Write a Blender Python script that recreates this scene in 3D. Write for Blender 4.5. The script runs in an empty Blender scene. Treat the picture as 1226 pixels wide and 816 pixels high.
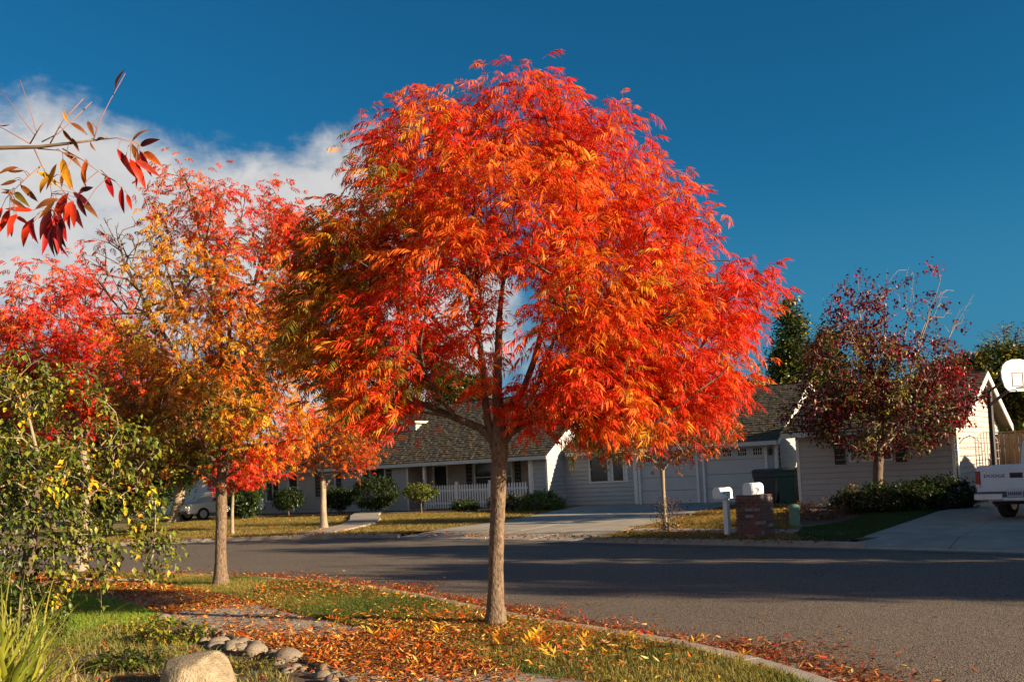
import bpy, math, random
import numpy as np
from mathutils import Vector, Matrix, Euler

rng = np.random.default_rng(11)
RD = random.Random(11)
sc = bpy.context.scene
COL = sc.collection
rad = math.radians

# ------------------------------------------------------------------ camera
CAM_F, CAM_P, CAM_R, CAM_S, CAM_Z = 1100.0, rad(3.0), rad(2.7), 0.0921, 1.7
_R0 = np.array([1.0, 0, 0]); _U0 = np.array([0, -math.sin(CAM_P), math.cos(CAM_P)])
C_F = np.array([0, math.cos(CAM_P), math.sin(CAM_P)])
C_R = math.cos(CAM_R) * _R0 - math.sin(CAM_R) * _U0
C_U = math.sin(CAM_R) * _R0 + math.cos(CAM_R) * _U0
C_O = np.array([0, 0, CAM_Z])
cd = bpy.data.cameras.new('camera'); cam = bpy.data.objects.new('camera', cd); COL.objects.link(cam)
cd.sensor_width = 36; cd.lens = CAM_F / 1226 * 36; cd.shift_y = CAM_S * CAM_F / 1226
cd.clip_start = 0.05; cd.clip_end = 3000
cam.matrix_world = Matrix(((C_R[0], C_U[0], -C_F[0], 0), (C_R[1], C_U[1], -C_F[1], 0), (C_R[2], C_U[2], -C_F[2], CAM_Z), (0, 0, 0, 1)))
sc.camera = cam

def ray(x, y): return (x - 613) / CAM_F * C_R + ((408 - y) / CAM_F + CAM_S) * C_U + C_F
def G(x, y, z=0.0):                       # photo point -> point on the level z
    d = ray(x, y); return C_O + d * ((z - CAM_Z) / d[2])
def P(x, y, Y):                           # photo point -> point at distance Y
    d = ray(x, y); return C_O + d * (Y / d[1])

# ------------------------------------------------------------------ light
SUN_EL, SUN_DIR = rad(14.8), (0.90, -0.44)          # direction (x, y) towards the sun
h = math.hypot(*SUN_DIR)
sv = Vector((SUN_DIR[0] / h * math.cos(SUN_EL), SUN_DIR[1] / h * math.cos(SUN_EL), math.sin(SUN_EL)))
sl = bpy.data.lights.new('sun', 'SUN'); sun = bpy.data.objects.new('sun', sl); COL.objects.link(sun)
sl.energy = 5.0; sl.angle = rad(0.5); sl.color = (1.0, 0.79, 0.54)
sun.rotation_euler = sv.to_track_quat('Z', 'Y').to_euler(); sun.location = (20, -10, 20)
w = bpy.data.worlds.new('World'); sc.world = w; w.use_nodes = True
nt = w.node_tree; N = nt.nodes; N.clear()
def nn(t, typ, **kw):
    n = t.nodes.new(typ)
    for k, v in kw.items():
        if k in n.inputs.keys(): n.inputs[k].default_value = v
        else: setattr(n, k, v)
    return n
sky = nn(nt, 'ShaderNodeTexSky', sky_type='NISHITA', sun_disc=False, sun_elevation=SUN_EL,
         sun_rotation=math.atan2(SUN_DIR[0], SUN_DIR[1]), altitude=200, air_density=1.0, dust_density=0.3, ozone_density=3.0)
tint = nn(nt, 'ShaderNodeMix', data_type='RGBA', blend_type='MULTIPLY'); tint.inputs[0].default_value = 1
tint.inputs[7].default_value = (0.10, 0.62, 0.80, 1)
nt.links.new(sky.outputs[0], tint.inputs[6])
# clouds: a bank of broken cloud low in the sky from the left round to straight ahead
tc = nn(nt, 'ShaderNodeTexCoord'); sep = nn(nt, 'ShaderNodeSeparateXYZ'); nt.links.new(tc.outputs['Generated'], sep.inputs[0])
def mth(op, a, b=None, c=None):
    n = nt.nodes.new('ShaderNodeMath'); n.operation = op
    for i, v in enumerate((a, b, c)):
        if v is None: continue
        if isinstance(v, (int, float)): n.inputs[i].default_value = v
        else: nt.links.new(v, n.inputs[i])
    return n.outputs[0]
az = mth('ARCTAN2', sep.outputs[0], sep.outputs[1])          # 0 straight ahead, + to the right
el = mth('ARCSINE', sep.outputs[2])
cv = nn(nt, 'ShaderNodeCombineXYZ')
nt.links.new(mth('MULTIPLY', az, 5.0), cv.inputs[0]); nt.links.new(mth('MULTIPLY', el, 8.0), cv.inputs[1])
def noise(scale, detail, rough, off, dist=0.0):
    mp = nn(nt, 'ShaderNodeVectorMath', operation='ADD'); nt.links.new(cv.outputs[0], mp.inputs[0]); mp.inputs[1].default_value = off
    n = nn(nt, 'ShaderNodeTexNoise'); n.inputs['Scale'].default_value = scale; n.inputs['Detail'].default_value = detail
    n.inputs['Roughness'].default_value = rough; n.inputs['Distortion'].default_value = dist
    nt.links.new(mp.outputs[0], n.inputs['Vector']); return n.outputs['Fac']
n1 = noise(0.95, 7, 0.56, (0.4, 1.7, 5.3), 0.25); n2 = noise(3.2, 6, 0.6, (9.4, 2.2, 4.0), 0.3)
top = nn(nt, 'ShaderNodeMapRange', interpolation_type='SMOOTHSTEP'); nt.links.new(az, top.inputs[0])
top.inputs[1].default_value = -0.20; top.inputs[2].default_value = 0.24; top.inputs[3].default_value = 0.40; top.inputs[4].default_value = 0.06
aw = nn(nt, 'ShaderNodeMapRange', interpolation_type='SMOOTHSTEP'); nt.links.new(az, aw.inputs[0])      # unseen cloud added behind the camera to make the fill light less blue
aw.inputs[1].default_value = 1.3; aw.inputs[2].default_value = 2.3; aw.inputs[3].default_value = 0.0; aw.inputs[4].default_value = 0.5
hgt = mth('SUBTRACT', mth('ADD', top.outputs[0], aw.outputs[0]), el)                                    # how far below the top of the bank
bias = nn(nt, 'ShaderNodeMapRange', interpolation_type='SMOOTHSTEP'); nt.links.new(hgt, bias.inputs[0])
bias.inputs[1].default_value = -0.045; bias.inputs[2].default_value = 0.10; bias.inputs[3].default_value = -0.32; bias.inputs[4].default_value = 0.13
dens = mth('ADD', mth('ADD', n1, mth('MULTIPLY', mth('SUBTRACT', n2, 0.5), 0.35)), bias.outputs[0])
cl = nn(nt, 'ShaderNodeMapRange', interpolation_type='SMOOTHSTEP'); nt.links.new(dens, cl.inputs[0])
cl.inputs[1].default_value = 0.39; cl.inputs[2].default_value = 0.66; cl.inputs[3].default_value = 0.0; cl.inputs[4].default_value = 0.95
shade = nn(nt, 'ShaderNodeMix', data_type='RGBA'); nt.links.new(mth('MULTIPLY', n2, 1.0), shade.inputs[0])
shade.inputs[6].default_value = (4.0, 4.3, 4.6, 1); shade.inputs[7].default_value = (6.9, 6.5, 6.1, 1)
mixc = nn(nt, 'ShaderNodeMix', data_type='RGBA'); nt.links.new(cl.outputs[0], mixc.inputs[0])
hz = nn(nt, 'ShaderNodeMapRange', interpolation_type='SMOOTHSTEP'); nt.links.new(el, hz.inputs[0])          # air low in the sky
hz.inputs[1].default_value = 0.0; hz.inputs[2].default_value = 0.34; hz.inputs[3].default_value = 0.9; hz.inputs[4].default_value = 0.0
air = nn(nt, 'ShaderNodeMix', data_type='RGBA'); nt.links.new(hz.outputs[0], air.inputs[0]); nt.links.new(tint.outputs[2], air.inputs[6]); air.inputs[7].default_value = (0.42, 1.75, 3.0, 1)
nt.links.new(air.outputs[2], mixc.inputs[6]); nt.links.new(shade.outputs[2], mixc.inputs[7])
bg = nn(nt, 'ShaderNodeBackground'); bg.inputs[1].default_value = 0.05
nt.links.new(mixc.outputs[2], bg.inputs[0])
wo = nn(nt, 'ShaderNodeOutputWorld'); nt.links.new(bg.outputs[0], wo.inputs[0])
sc.view_settings.view_transform = 'Standard'; sc.view_settings.look = 'None'
sc.view_settings.exposure = 1.3; sc.view_settings.gamma = 1.0; sc.view_settings.use_curve_mapping = False
sc.cycles.max_bounces = 6; sc.cycles.transparent_max_bounces = 4

# ------------------------------------------------------------------ materials
def pm(name, base, rough=0.7, var=0.12, scale=6.0, bump=0.0, bscale=40.0, metal=0.0, spec=0.5, second=None, stretch=None, detail=6, coord='Object'):
    m = bpy.data.materials.new(name); m.use_nodes = True; t = m.node_tree; b = t.nodes['Principled BSDF']
    b.inputs['Roughness'].default_value = rough; b.inputs['Metallic'].default_value = metal; b.inputs['Specular IOR Level'].default_value = spec
    tcn = t.nodes.new('ShaderNodeTexCoord'); mp = t.nodes.new('ShaderNodeMapping'); t.links.new(tcn.outputs[coord], mp.inputs[0])
    if stretch: mp.inputs['Scale'].default_value = stretch
    n = t.nodes.new('ShaderNodeTexNoise'); n.inputs['Scale'].default_value = scale; n.inputs['Detail'].default_value = detail; n.inputs['Roughness'].default_value = 0.65
    t.links.new(mp.outputs[0], n.inputs['Vector'])
    r = t.nodes.new('ShaderNodeValToRGB'); t.links.new(n.outputs['Fac'], r.inputs[0])
    c2 = second if second else tuple(min(1, c * (1 + 2 * var)) for c in base)
    c1 = base if second else tuple(c * (1 - 2 * var) for c in base)
    r.color_ramp.elements[0].position = 0.3; r.color_ramp.elements[1].position = 0.7
    r.color_ramp.elements[0].color = (*c1, 1); r.color_ramp.elements[1].color = (*c2, 1)
    t.links.new(r.outputs[0], b.inputs['Base Color'])
    if bump:
        n2 = t.nodes.new('ShaderNodeTexNoise'); n2.inputs['Scale'].default_value = bscale; n2.inputs['Detail'].default_value = 5
        t.links.new(mp.outputs[0], n2.inputs['Vector'])
        bp = t.nodes.new('ShaderNodeBump'); bp.inputs['Strength'].default_value = bump; bp.inputs['Distance'].default_value = 0.02
        t.links.new(n2.outputs['Fac'], bp.inputs['Height']); t.links.new(bp.outputs[0], b.inputs['Normal'])
    return m
def leafmat(name, trans=0.35, rough=0.5, gain=1.0):
    m = bpy.data.materials.new(name); m.use_nodes = True; t = m.node_tree; b = t.nodes['Principled BSDF']; o = t.nodes['Material Output']
    a = t.nodes.new('ShaderNodeAttribute'); a.attribute_name = 'Col'
    t.links.new(a.outputs['Color'], b.inputs['Base Color']); b.inputs['Roughness'].default_value = rough; b.inputs['Specular IOR Level'].default_value = 0.3
    tr = t.nodes.new('ShaderNodeBsdfTranslucent'); t.links.new(a.outputs['Color'], tr.inputs[0])
    mx = t.nodes.new('ShaderNodeMixShader'); mx.inputs[0].default_value = trans
    t.links.new(b.outputs[0], mx.inputs[1]); t.links.new(tr.outputs[0], mx.inputs[2]); t.links.new(mx.outputs[0], o.inputs[0])
    return m
M = {}
M['leaf'] = leafmat('leaf', 0.42); M['dryleaf'] = leafmat('dry_leaf', 0.2, 0.6); M['grass'] = leafmat('grass_blade', 0.35, 0.5)
M['green'] = leafmat('green_leaf', 0.3, 0.38)
M['bark'] = pm('bark', (0.05, 0.033, 0.022), 0.9, scale=38, second=(0.27, 0.185, 0.115), bump=1.0, bscale=48, stretch=(1, 1, 0.5))
M['bark_dark'] = pm('dark_bark', (0.06, 0.042, 0.03), 0.9, scale=20, second=(0.17, 0.12, 0.08), bump=0.6, bscale=40, stretch=(1, 1, 0.4))
M['bark_pale'] = pm('pale_bark', (0.20, 0.15, 0.10), 0.85, scale=18, second=(0.38, 0.30, 0.21), bump=0.4, bscale=50, stretch=(1, 1, 0.4))
M['twig'] = pm('twig', (0.10, 0.065, 0.04), 0.85, scale=12, second=(0.24, 0.16, 0.10))
M['redtwig'] = pm('red_twig', (0.22, 0.09, 0.06), 0.6, scale=12, second=(0.34, 0.17, 0.10))
M['siding'] = pm('siding', (0.375, 0.38, 0.385), 0.75, 0.04, scale=1.5, bump=0.05, bscale=60)
M['siding_light'] = pm('light_siding', (0.41, 0.39, 0.36), 0.75, 0.04, scale=1.5, bump=0.05, bscale=60)
M['trim'] = pm('trim', (0.70, 0.69, 0.66), 0.6, 0.05, scale=3)
M['fascia'] = pm('fascia', (0.55, 0.53, 0.50), 0.65, 0.06, scale=2)
M['white'] = pm('white_paint', (0.80, 0.79, 0.76), 0.5, 0.04, scale=4)
M['garage'] = pm('garage_door', (0.50, 0.50, 0.49), 0.6, 0.03, scale=3)
M['porchwall'] = pm('porch_wall', (0.36, 0.31, 0.27), 0.8, 0.06, scale=3)
M['shutter'] = pm('shutter', (0.035, 0.033, 0.035), 0.6, 0.2, scale=6)
M['dark'] = pm('dark', (0.012, 0.012, 0.013), 0.6, 0.2)
M['glass'] = pm('glass', (0.03, 0.035, 0.04), 0.08, 0.3, scale=1.0)
M['shake'] = pm('shake', (0.035, 0.031, 0.02), 0.95, scale=9, second=(0.14, 0.105, 0.062), bump=0.6, bscale=30, stretch=(1, 1, 1))
M['concrete'] = pm('concrete', (0.26, 0.22, 0.17), 0.9, scale=1.3, second=(0.43, 0.375, 0.295), bump=0.25, bscale=60)
M['kerb'] = pm('kerb_concrete', (0.26, 0.22, 0.175), 0.9, scale=4, second=(0.40, 0.35, 0.29), bump=0.3, bscale=60)
M['gutter'] = pm('gutter_concrete', (0.10, 0.09, 0.075), 0.9, scale=4, second=(0.19, 0.165, 0.14), bump=0.3, bscale=60)
M['soil'] = pm('soil', (0.055, 0.038, 0.024), 0.95, scale=9, second=(0.15, 0.10, 0.06), bump=0.8, bscale=30)
M['mulch'] = pm('bark_mulch', (0.06, 0.03, 0.02), 0.95, scale=14, second=(0.16, 0.08, 0.05), bump=1.0, bscale=40)
M['turf'] = pm('turf', (0.055, 0.06, 0.014), 0.95, scale=3.0, second=(0.13, 0.12, 0.03), bump=0.8, bscale=60)
M['turf_dry'] = pm('dry_turf', (0.12, 0.10, 0.025), 0.95, scale=1.2, second=(0.26, 0.19, 0.05), bump=0.9, bscale=40)
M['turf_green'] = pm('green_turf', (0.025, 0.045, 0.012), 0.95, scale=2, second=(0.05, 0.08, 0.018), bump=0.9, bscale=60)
M['land'] = pm('land', (0.05, 0.05, 0.025), 0.95, scale=0.05, second=(0.09, 0.08, 0.04))
M['stone'] = pm('river_stone', (0.12, 0.095, 0.07), 0.85, scale=5, second=(0.32, 0.26, 0.19), bump=0.3, bscale=30)
M['boulder'] = pm('boulder', (0.22, 0.165, 0.095), 0.9, scale=4, second=(0.47, 0.38, 0.25), bump=1.0, bscale=22)
M['steel'] = pm('painted_steel', (0.03, 0.03, 0.03), 0.5, 0.2)
M['truck'] = pm('truck_paint', (0.62, 0.65, 0.68), 0.28, 0.03, scale=2)
M['chrome'] = pm('bumper', (0.62, 0.62, 0.62), 0.35, 0.05, metal=0.3)
M['rubber'] = pm('rubber', (0.015, 0.015, 0.016), 0.9, 0.2, bump=0.3)
M['red'] = pm('tail_light', (0.35, 0.01, 0.012), 0.2, 0.1)
M['lens'] = pm('clear_lens', (0.6, 0.58, 0.55), 0.2, 0.1)
M['blue_ink'] = pm('blue_lettering', (0.02, 0.04, 0.14), 0.5, 0.1)
M['plate'] = pm('number_plate', (0.45, 0.43, 0.45), 0.5, 0.08, scale=10)
M['bin_grey'] = pm('grey_plastic', (0.055, 0.062, 0.07), 0.55, 0.1, scale=5, bump=0.1)
M['bin_green'] = pm('green_plastic', (0.01, 0.06, 0.045), 0.5, 0.1, scale=5, bump=0.1)
M['pedestal'] = pm('pedestal_paint', (0.10, 0.21, 0.15), 0.55, 0.1, scale=6)
M['mortar'] = pm('mortar', (0.20, 0.18, 0.165), 0.95, 0.15, scale=30, bump=0.4)
M['bricks'] = [pm('brick_%s' % k, c, 0.9, 0.2, scale=25, bump=0.6, bscale=60) for k, c in
               (('red', (0.17, 0.07, 0.055)), ('brown', (0.14, 0.075, 0.06)), ('grey', (0.27, 0.20, 0.18)), ('dark', (0.10, 0.05, 0.045)))]
M['fencewood'] = pm('fence_wood', (0.14, 0.085, 0.05), 0.9, scale=3, second=(0.28, 0.18, 0.10), bump=0.4, stretch=(6, 6, 0.6))
M['trellis'] = pm('trellis_wire', (0.42, 0.28, 0.24), 0.6, 0.1)
M['curtain'] = pm('curtain', (0.55, 0.48, 0.36), 0.9, 0.2, scale=5, stretch=(8, 8, 0.3))
M['rim'] = pm('orange_rim', (0.45, 0.10, 0.03), 0.5, 0.1)

# asphalt: aggregate, worn patches, fine cracks
def asphalt():
    m = bpy.data.materials.new('asphalt'); m.use_nodes = True; t = m.node_tree; b = t.nodes['Principled BSDF']
    tcn = t.nodes.new('ShaderNodeTexCoord')
    def nz(s, d, rgh=0.6):
        n = t.nodes.new('ShaderNodeTexNoise'); n.inputs['Scale'].default_value = s; n.inputs['Detail'].default_value = d; n.inputs['Roughness'].default_value = rgh
        t.links.new(tcn.outputs['Object'], n.inputs['Vector']); return n
    vo = t.nodes.new('ShaderNodeTexVoronoi'); vo.inputs['Scale'].default_value = 75; t.links.new(tcn.outputs['Object'], vo.inputs['Vector'])
    r1 = t.nodes.new('ShaderNodeValToRGB'); t.links.new(vo.outputs['Color'], r1.inputs[0])
    r1.color_ramp.elements[0].color = (0.055, 0.047, 0.038, 1); r1.color_ramp.elements[1].color = (0.27, 0.215, 0.16, 1)
    r1.color_ramp.elements[0].position = 0.15; r1.color_ramp.elements[1].position = 0.85
    r2 = t.nodes.new('ShaderNodeValToRGB'); t.links.new(nz(0.35, 5).outputs['Fac'], r2.inputs[0])
    r2.color_ramp.elements[0].color = (0.72, 0.72, 0.72, 1); r2.color_ramp.elements[1].color = (1.15, 1.12, 1.08, 1)
    mx = t.nodes.new('ShaderNodeMix'); mx.data_type = 'RGBA'; mx.blend_type = 'MULTIPLY'; mx.inputs[0].default_value = 1
    t.links.new(r1.outputs[0], mx.inputs[6]); t.links.new(r2.outputs[0], mx.inputs[7]); t.links.new(mx.outputs[2], b.inputs['Base Color'])
    b.inputs['Roughness'].default_value = 0.85; b.inputs['Specular IOR Level'].default_value = 0.35
    bp = t.nodes.new('ShaderNodeBump'); bp.inputs['Strength'].default_value = 0.9; bp.inputs['Distance'].default_value = 0.006
    t.links.new(vo.outputs['Distance'], bp.inputs['Height']); t.links.new(bp.outputs[0], b.inputs['Normal'])
    return m
M['asphalt'] = asphalt()

# ------------------------------------------------------------------ building helpers
def tag(o, label=None, cat=None, group=None, kind=None):
    if label: o['label'] = label
    if cat: o['category'] = cat
    if group: o['group'] = group
    if kind: o['kind'] = kind
    return o
def empty(name, loc=(0, 0, 0), rz=0.0, label=None, cat=None, group=None):
    o = bpy.data.objects.new(name, None); COL.objects.link(o); o.location = loc; o.rotation_euler = (0, 0, rz); o.empty_display_size = 0.2
    return tag(o, label, cat, group)
def part(name, me, parent=None, mat=None, kind=None, loc=None):
    o = bpy.data.objects.new(name, me); COL.objects.link(o)
    if parent is not None: o.parent = parent
    if mat is not None:
        me.materials.clear()
        for k in (mat if isinstance(mat, list) else [mat]): me.materials.append(k)
    if loc is not None: o.location = loc
    if kind: o['kind'] = kind
    return o
class MB:
    def __init__(s): s.v = []; s.f = []
    def add(s, vs, fs):
        n = len(s.v); s.v += [tuple(map(float, q)) for q in vs]; s.f += [tuple(i + n for i in f) for f in fs]; return s
    def quad(s, *q): return s.add(q, [tuple(range(len(q)))])
    def box(s, x0, x1, y0, y1, z0, z1):
        return s.add([(x0, y0, z0), (x1, y0, z0), (x1, y1, z0), (x0, y1, z0), (x0, y0, z1), (x1, y0, z1), (x1, y1, z1), (x0, y1, z1)],
                     [(0, 3, 2, 1), (4, 5, 6, 7), (0, 1, 5, 4), (1, 2, 6, 5), (2, 3, 7, 6), (3, 0, 4, 7)])
    def ext(s, poly, d):                                   # polygon of 3D points swept by vector d
        n = len(poly); a = [Vector(q) for q in poly]; b = [q + Vector(d) for q in a]
        return s.add(a + b, [tuple(range(n))[::-1], tuple(range(n, 2 * n))] + [(i, (i + 1) % n, n + (i + 1) % n, n + i) for i in range(n)])
    def tube(s, pts, r, n=8, cap=True):
        pts = [Vector(q) for q in pts]; rs = r if isinstance(r, (list, tuple)) else [r] * len(pts); vs = []; fs = []
        u = None
        for i, q in enumerate(pts):
            d = (pts[min(i + 1, len(pts) - 1)] - pts[max(i - 1, 0)]).normalized()
            if u is None: u = d.orthogonal().normalized()
            else: u = (u - d * u.dot(d)).normalized()
            k = d.cross(u)
            for j in range(n):
                a = 2 * math.pi * j / n; vs.append(q + (u * math.cos(a) + k * math.sin(a)) * rs[i])
        for i in range(len(pts) - 1):
            for j in range(n): fs.append((i * n + j, i * n + (j + 1) % n, (i + 1) * n + (j + 1) % n, (i + 1) * n + j))
        if cap: fs += [tuple(range(n))[::-1], tuple(range((len(pts) - 1) * n, len(pts) * n))]
        return s.add(vs, fs)
    def lathe(s, prof, n=20, c=(0, 0, 0)):
        vs = []; fs = []
        for r, z in prof:
            for j in range(n): a = 2 * math.pi * j / n; vs.append((c[0] + r * math.cos(a), c[1] + r * math.sin(a), c[2] + z))
        for i in range(len(prof) - 1):
            for j in range(n): fs.append((i * n + j, i * n + (j + 1) % n, (i + 1) * n + (j + 1) % n, (i + 1) * n + j))
        fs += [tuple(range(n))[::-1], tuple(range((len(prof) - 1) * n, len(prof) * n))]
        return s.add(vs, fs)
    def mesh(s, name, smooth=False):
        me = bpy.data.meshes.new(name); me.from_pydata(s.v, [], s.f); me.update()
        if smooth: me.polygons.foreach_set('use_smooth', [True] * len(me.polygons))
        return me
    def build(s, name, mat, parent=None, smooth=False, kind=None, bevel=0):
        o = part(name, s.mesh(name, smooth), parent, mat, kind)
        if bevel:
            b = o.modifiers.new('bevel', 'BEVEL'); b.width = bevel; b.segments = 2; b.limit_method = 'ANGLE'
        return o
def npmesh(name, V, T, cols=None, mat=None, parent=None, kind=None, smooth=False):
    V = np.asarray(V, np.float32); T = np.asarray(T, np.int32); me = bpy.data.meshes.new(name)
    k = T.shape[1]
    me.vertices.add(len(V)); me.vertices.foreach_set('co', V.ravel())
    me.loops.add(T.size); me.loops.foreach_set('vertex_index', T.ravel())
    me.polygons.add(len(T)); me.polygons.foreach_set('loop_start', np.arange(0, T.size, k, dtype=np.int32))
    me.update(calc_edges=True)
    if smooth: me.polygons.foreach_set('use_smooth', np.ones(len(T), bool))
    if cols is not None:
        a = me.color_attributes.new('Col', 'FLOAT_COLOR', 'POINT')
        a.data.foreach_set('color', np.concatenate([np.clip(cols, 0, 1), np.ones((len(V), 1))], 1).astype(np.float32).ravel())
    if parent == 'mesh': me.materials.append(mat); return me
    return part(name, me, parent, mat, kind)
def struct(name, mb, mat, **k): return tag(mb.build(name, mat, **k), kind='structure')

# ------------------------------------------------------------------ leaves
def leaflet(b, d, nrm, L, W, bend=0.25, tris=4):
    d = d / np.linalg.norm(d); s = np.cross(d, nrm); s /= np.linalg.norm(s) + 1e-9; u = np.cross(s, d)
    if tris == 4:
        V = [b, b + d * L * .42 + s * W * .5 + u * W * .12, b + d * L * .42 - s * W * .5 + u * W * .12, b + d * L * .55 - u * W * .12, b + d * L - np.array([0, 0, 1]) * L * bend]
        return np.array(V), np.array([(0, 3, 1), (0, 2, 3), (1, 3, 4), (3, 2, 4)])
    V = [b, b + d * L * .45 + s * W * .5, b + d * L * .45 - s * W * .5, b + d * L - np.array([0, 0, 1]) * L * bend]
    return np.array(V), np.array([(0, 3, 1), (0, 2, 3)])
def compound(L=0.24, n=6, l=0.095, wd=0.0175, droop=0.75, tris=4, r=rng):
    """one pinnate leaf along +x: rachis with n pairs of leaflets and an end leaflet; returns verts, tris, leaflet index"""
    Vs = []; Ts = []; I = []; c = 0
    a = r.uniform(.0, .5)
    def rp(t): return np.array([L * (t - .25 * droop * t * t), 0.02 * math.sin(3 * t), L * (a * t - droop * .75 * t * t)])
    def add(V, T, k):
        nonlocal c
        Vs.append(V); Ts.append(T + c); I.append(np.full(len(V), k)); c += len(V)
    for i in range(3):                                       # rachis as three short slivers
        p0 = rp(i / 3); p1 = rp((i + 1) / 3); s = np.array([0, .0016, 0])
        add(np.array([p0 + s, p0 - s, p1]), np.array([(0, 1, 2)]), 99)
    for i in range(n):
        t = .22 + .72 * i / (n - 1); p = rp(t); tg = rp(t + .05) - p; tg /= np.linalg.norm(tg)
        for sgn in (-1, 1):
            d = np.array([0, sgn * r.uniform(.6, 1.0), 0]) + tg * r.uniform(.4, .8) + np.array([0, 0, -1]) * r.uniform(.15, .95)
            ll = l * (0.75 + .35 * math.sin(math.pi * (t * .85 + .1))) * r.uniform(.85, 1.12)
            nr = np.array([r.normal(0, .35), r.normal(0, .35), 1.0])
            V, T = leaflet(p, d, nr, ll, wd * r.uniform(.8, 1.15), r.uniform(.1, .35), tris); add(V, T, i * 2 + (sgn > 0))
    p = rp(1.0); tg = rp(1.0) - rp(.9); V, T = leaflet(p, tg, np.array([0, .2, 1.0]), l * .9, wd, .2, tris); add(V, T, 2 * n)
    return np.concatenate(Vs), np.concatenate(Ts), np.concatenate(I)
def simple(L=0.06, wd=0.035, tris=4, r=rng):
    V, T = leaflet(np.zeros(3), np.array([1, 0, 0.0]), np.array([0, 0, 1.0]), L, wd, r.uniform(.05, .4), tris)
    return V, T, np.zeros(len(V), int)
def rotm(yaw, pitch, roll):
    cy, sy, cp, sp, cr, sr = np.cos(yaw), np.sin(yaw), np.cos(pitch), np.sin(pitch), np.cos(roll), np.sin(roll)
    R = np.empty((len(yaw), 3, 3))
    R[:, 0, 0] = cy * cp; R[:, 0, 1] = cy * sp * sr - sy * cr; R[:, 0, 2] = cy * sp * cr + sy * sr
    R[:, 1, 0] = sy * cp; R[:, 1, 1] = sy * sp * sr + cy * cr; R[:, 1, 2] = sy * sp * cr - cy * sr
    R[:, 2, 0] = -sp; R[:, 2, 1] = cp * sr; R[:, 2, 2] = cp * cr
    return R
def scatter(tmpl, pos, yaw, pitch, roll, scale, cols, jit=0.18, r=rng):
    Vs = []; Ts = []; Cs = []; c = 0
    R = rotm(yaw, pitch, roll); which = r.integers(0, len(tmpl), len(pos))
    for k, (V, T, I) in enumerate(tmpl):
        ix = np.where(which == k)[0]
        if not len(ix): continue
        W = np.einsum('nij,vj->nvi', R[ix], V) * scale[ix, None, None] + pos[ix, None, :]
        J = 1 + r.normal(0, jit, (len(ix), 100, 1)) * np.ones(3) + r.normal(0, jit * .5, (len(ix), 100, 3)) * np.array([.3, 1, .5])
        cc = cols[ix, None, :] * np.clip(J[:, I, :], .45, 1.7)
        Vs.append(W.reshape(-1, 3)); Cs.append(cc.reshape(-1, 3))
        Ts.append((T[None] + (np.arange(len(ix)) * len(V))[:, None, None] + c).reshape(-1, 3)); c += len(ix) * len(V)
    return np.concatenate(Vs), np.concatenate(Ts), np.concatenate(Cs)
PAL = dict(red=(.74, .050, .012), orange=(.78, .155, .014), yellow=(.80, .46, .03), olive=(.26, .20, .02), crimson=(.52, .016, .018), leafgreen=(.085, .115, .017),
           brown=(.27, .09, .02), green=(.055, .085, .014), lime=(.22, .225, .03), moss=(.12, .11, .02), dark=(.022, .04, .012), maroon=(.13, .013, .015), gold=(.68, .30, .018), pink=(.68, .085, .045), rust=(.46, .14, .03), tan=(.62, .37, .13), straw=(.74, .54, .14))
def palcol(n, mix, r=rng):
    ks = list(mix); pr = np.array([mix[k] for k in ks], float); pr /= pr.sum(); a = np.array([PAL[k] for k in ks])
    return a[r.choice(len(ks), n, p=pr)]

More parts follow.
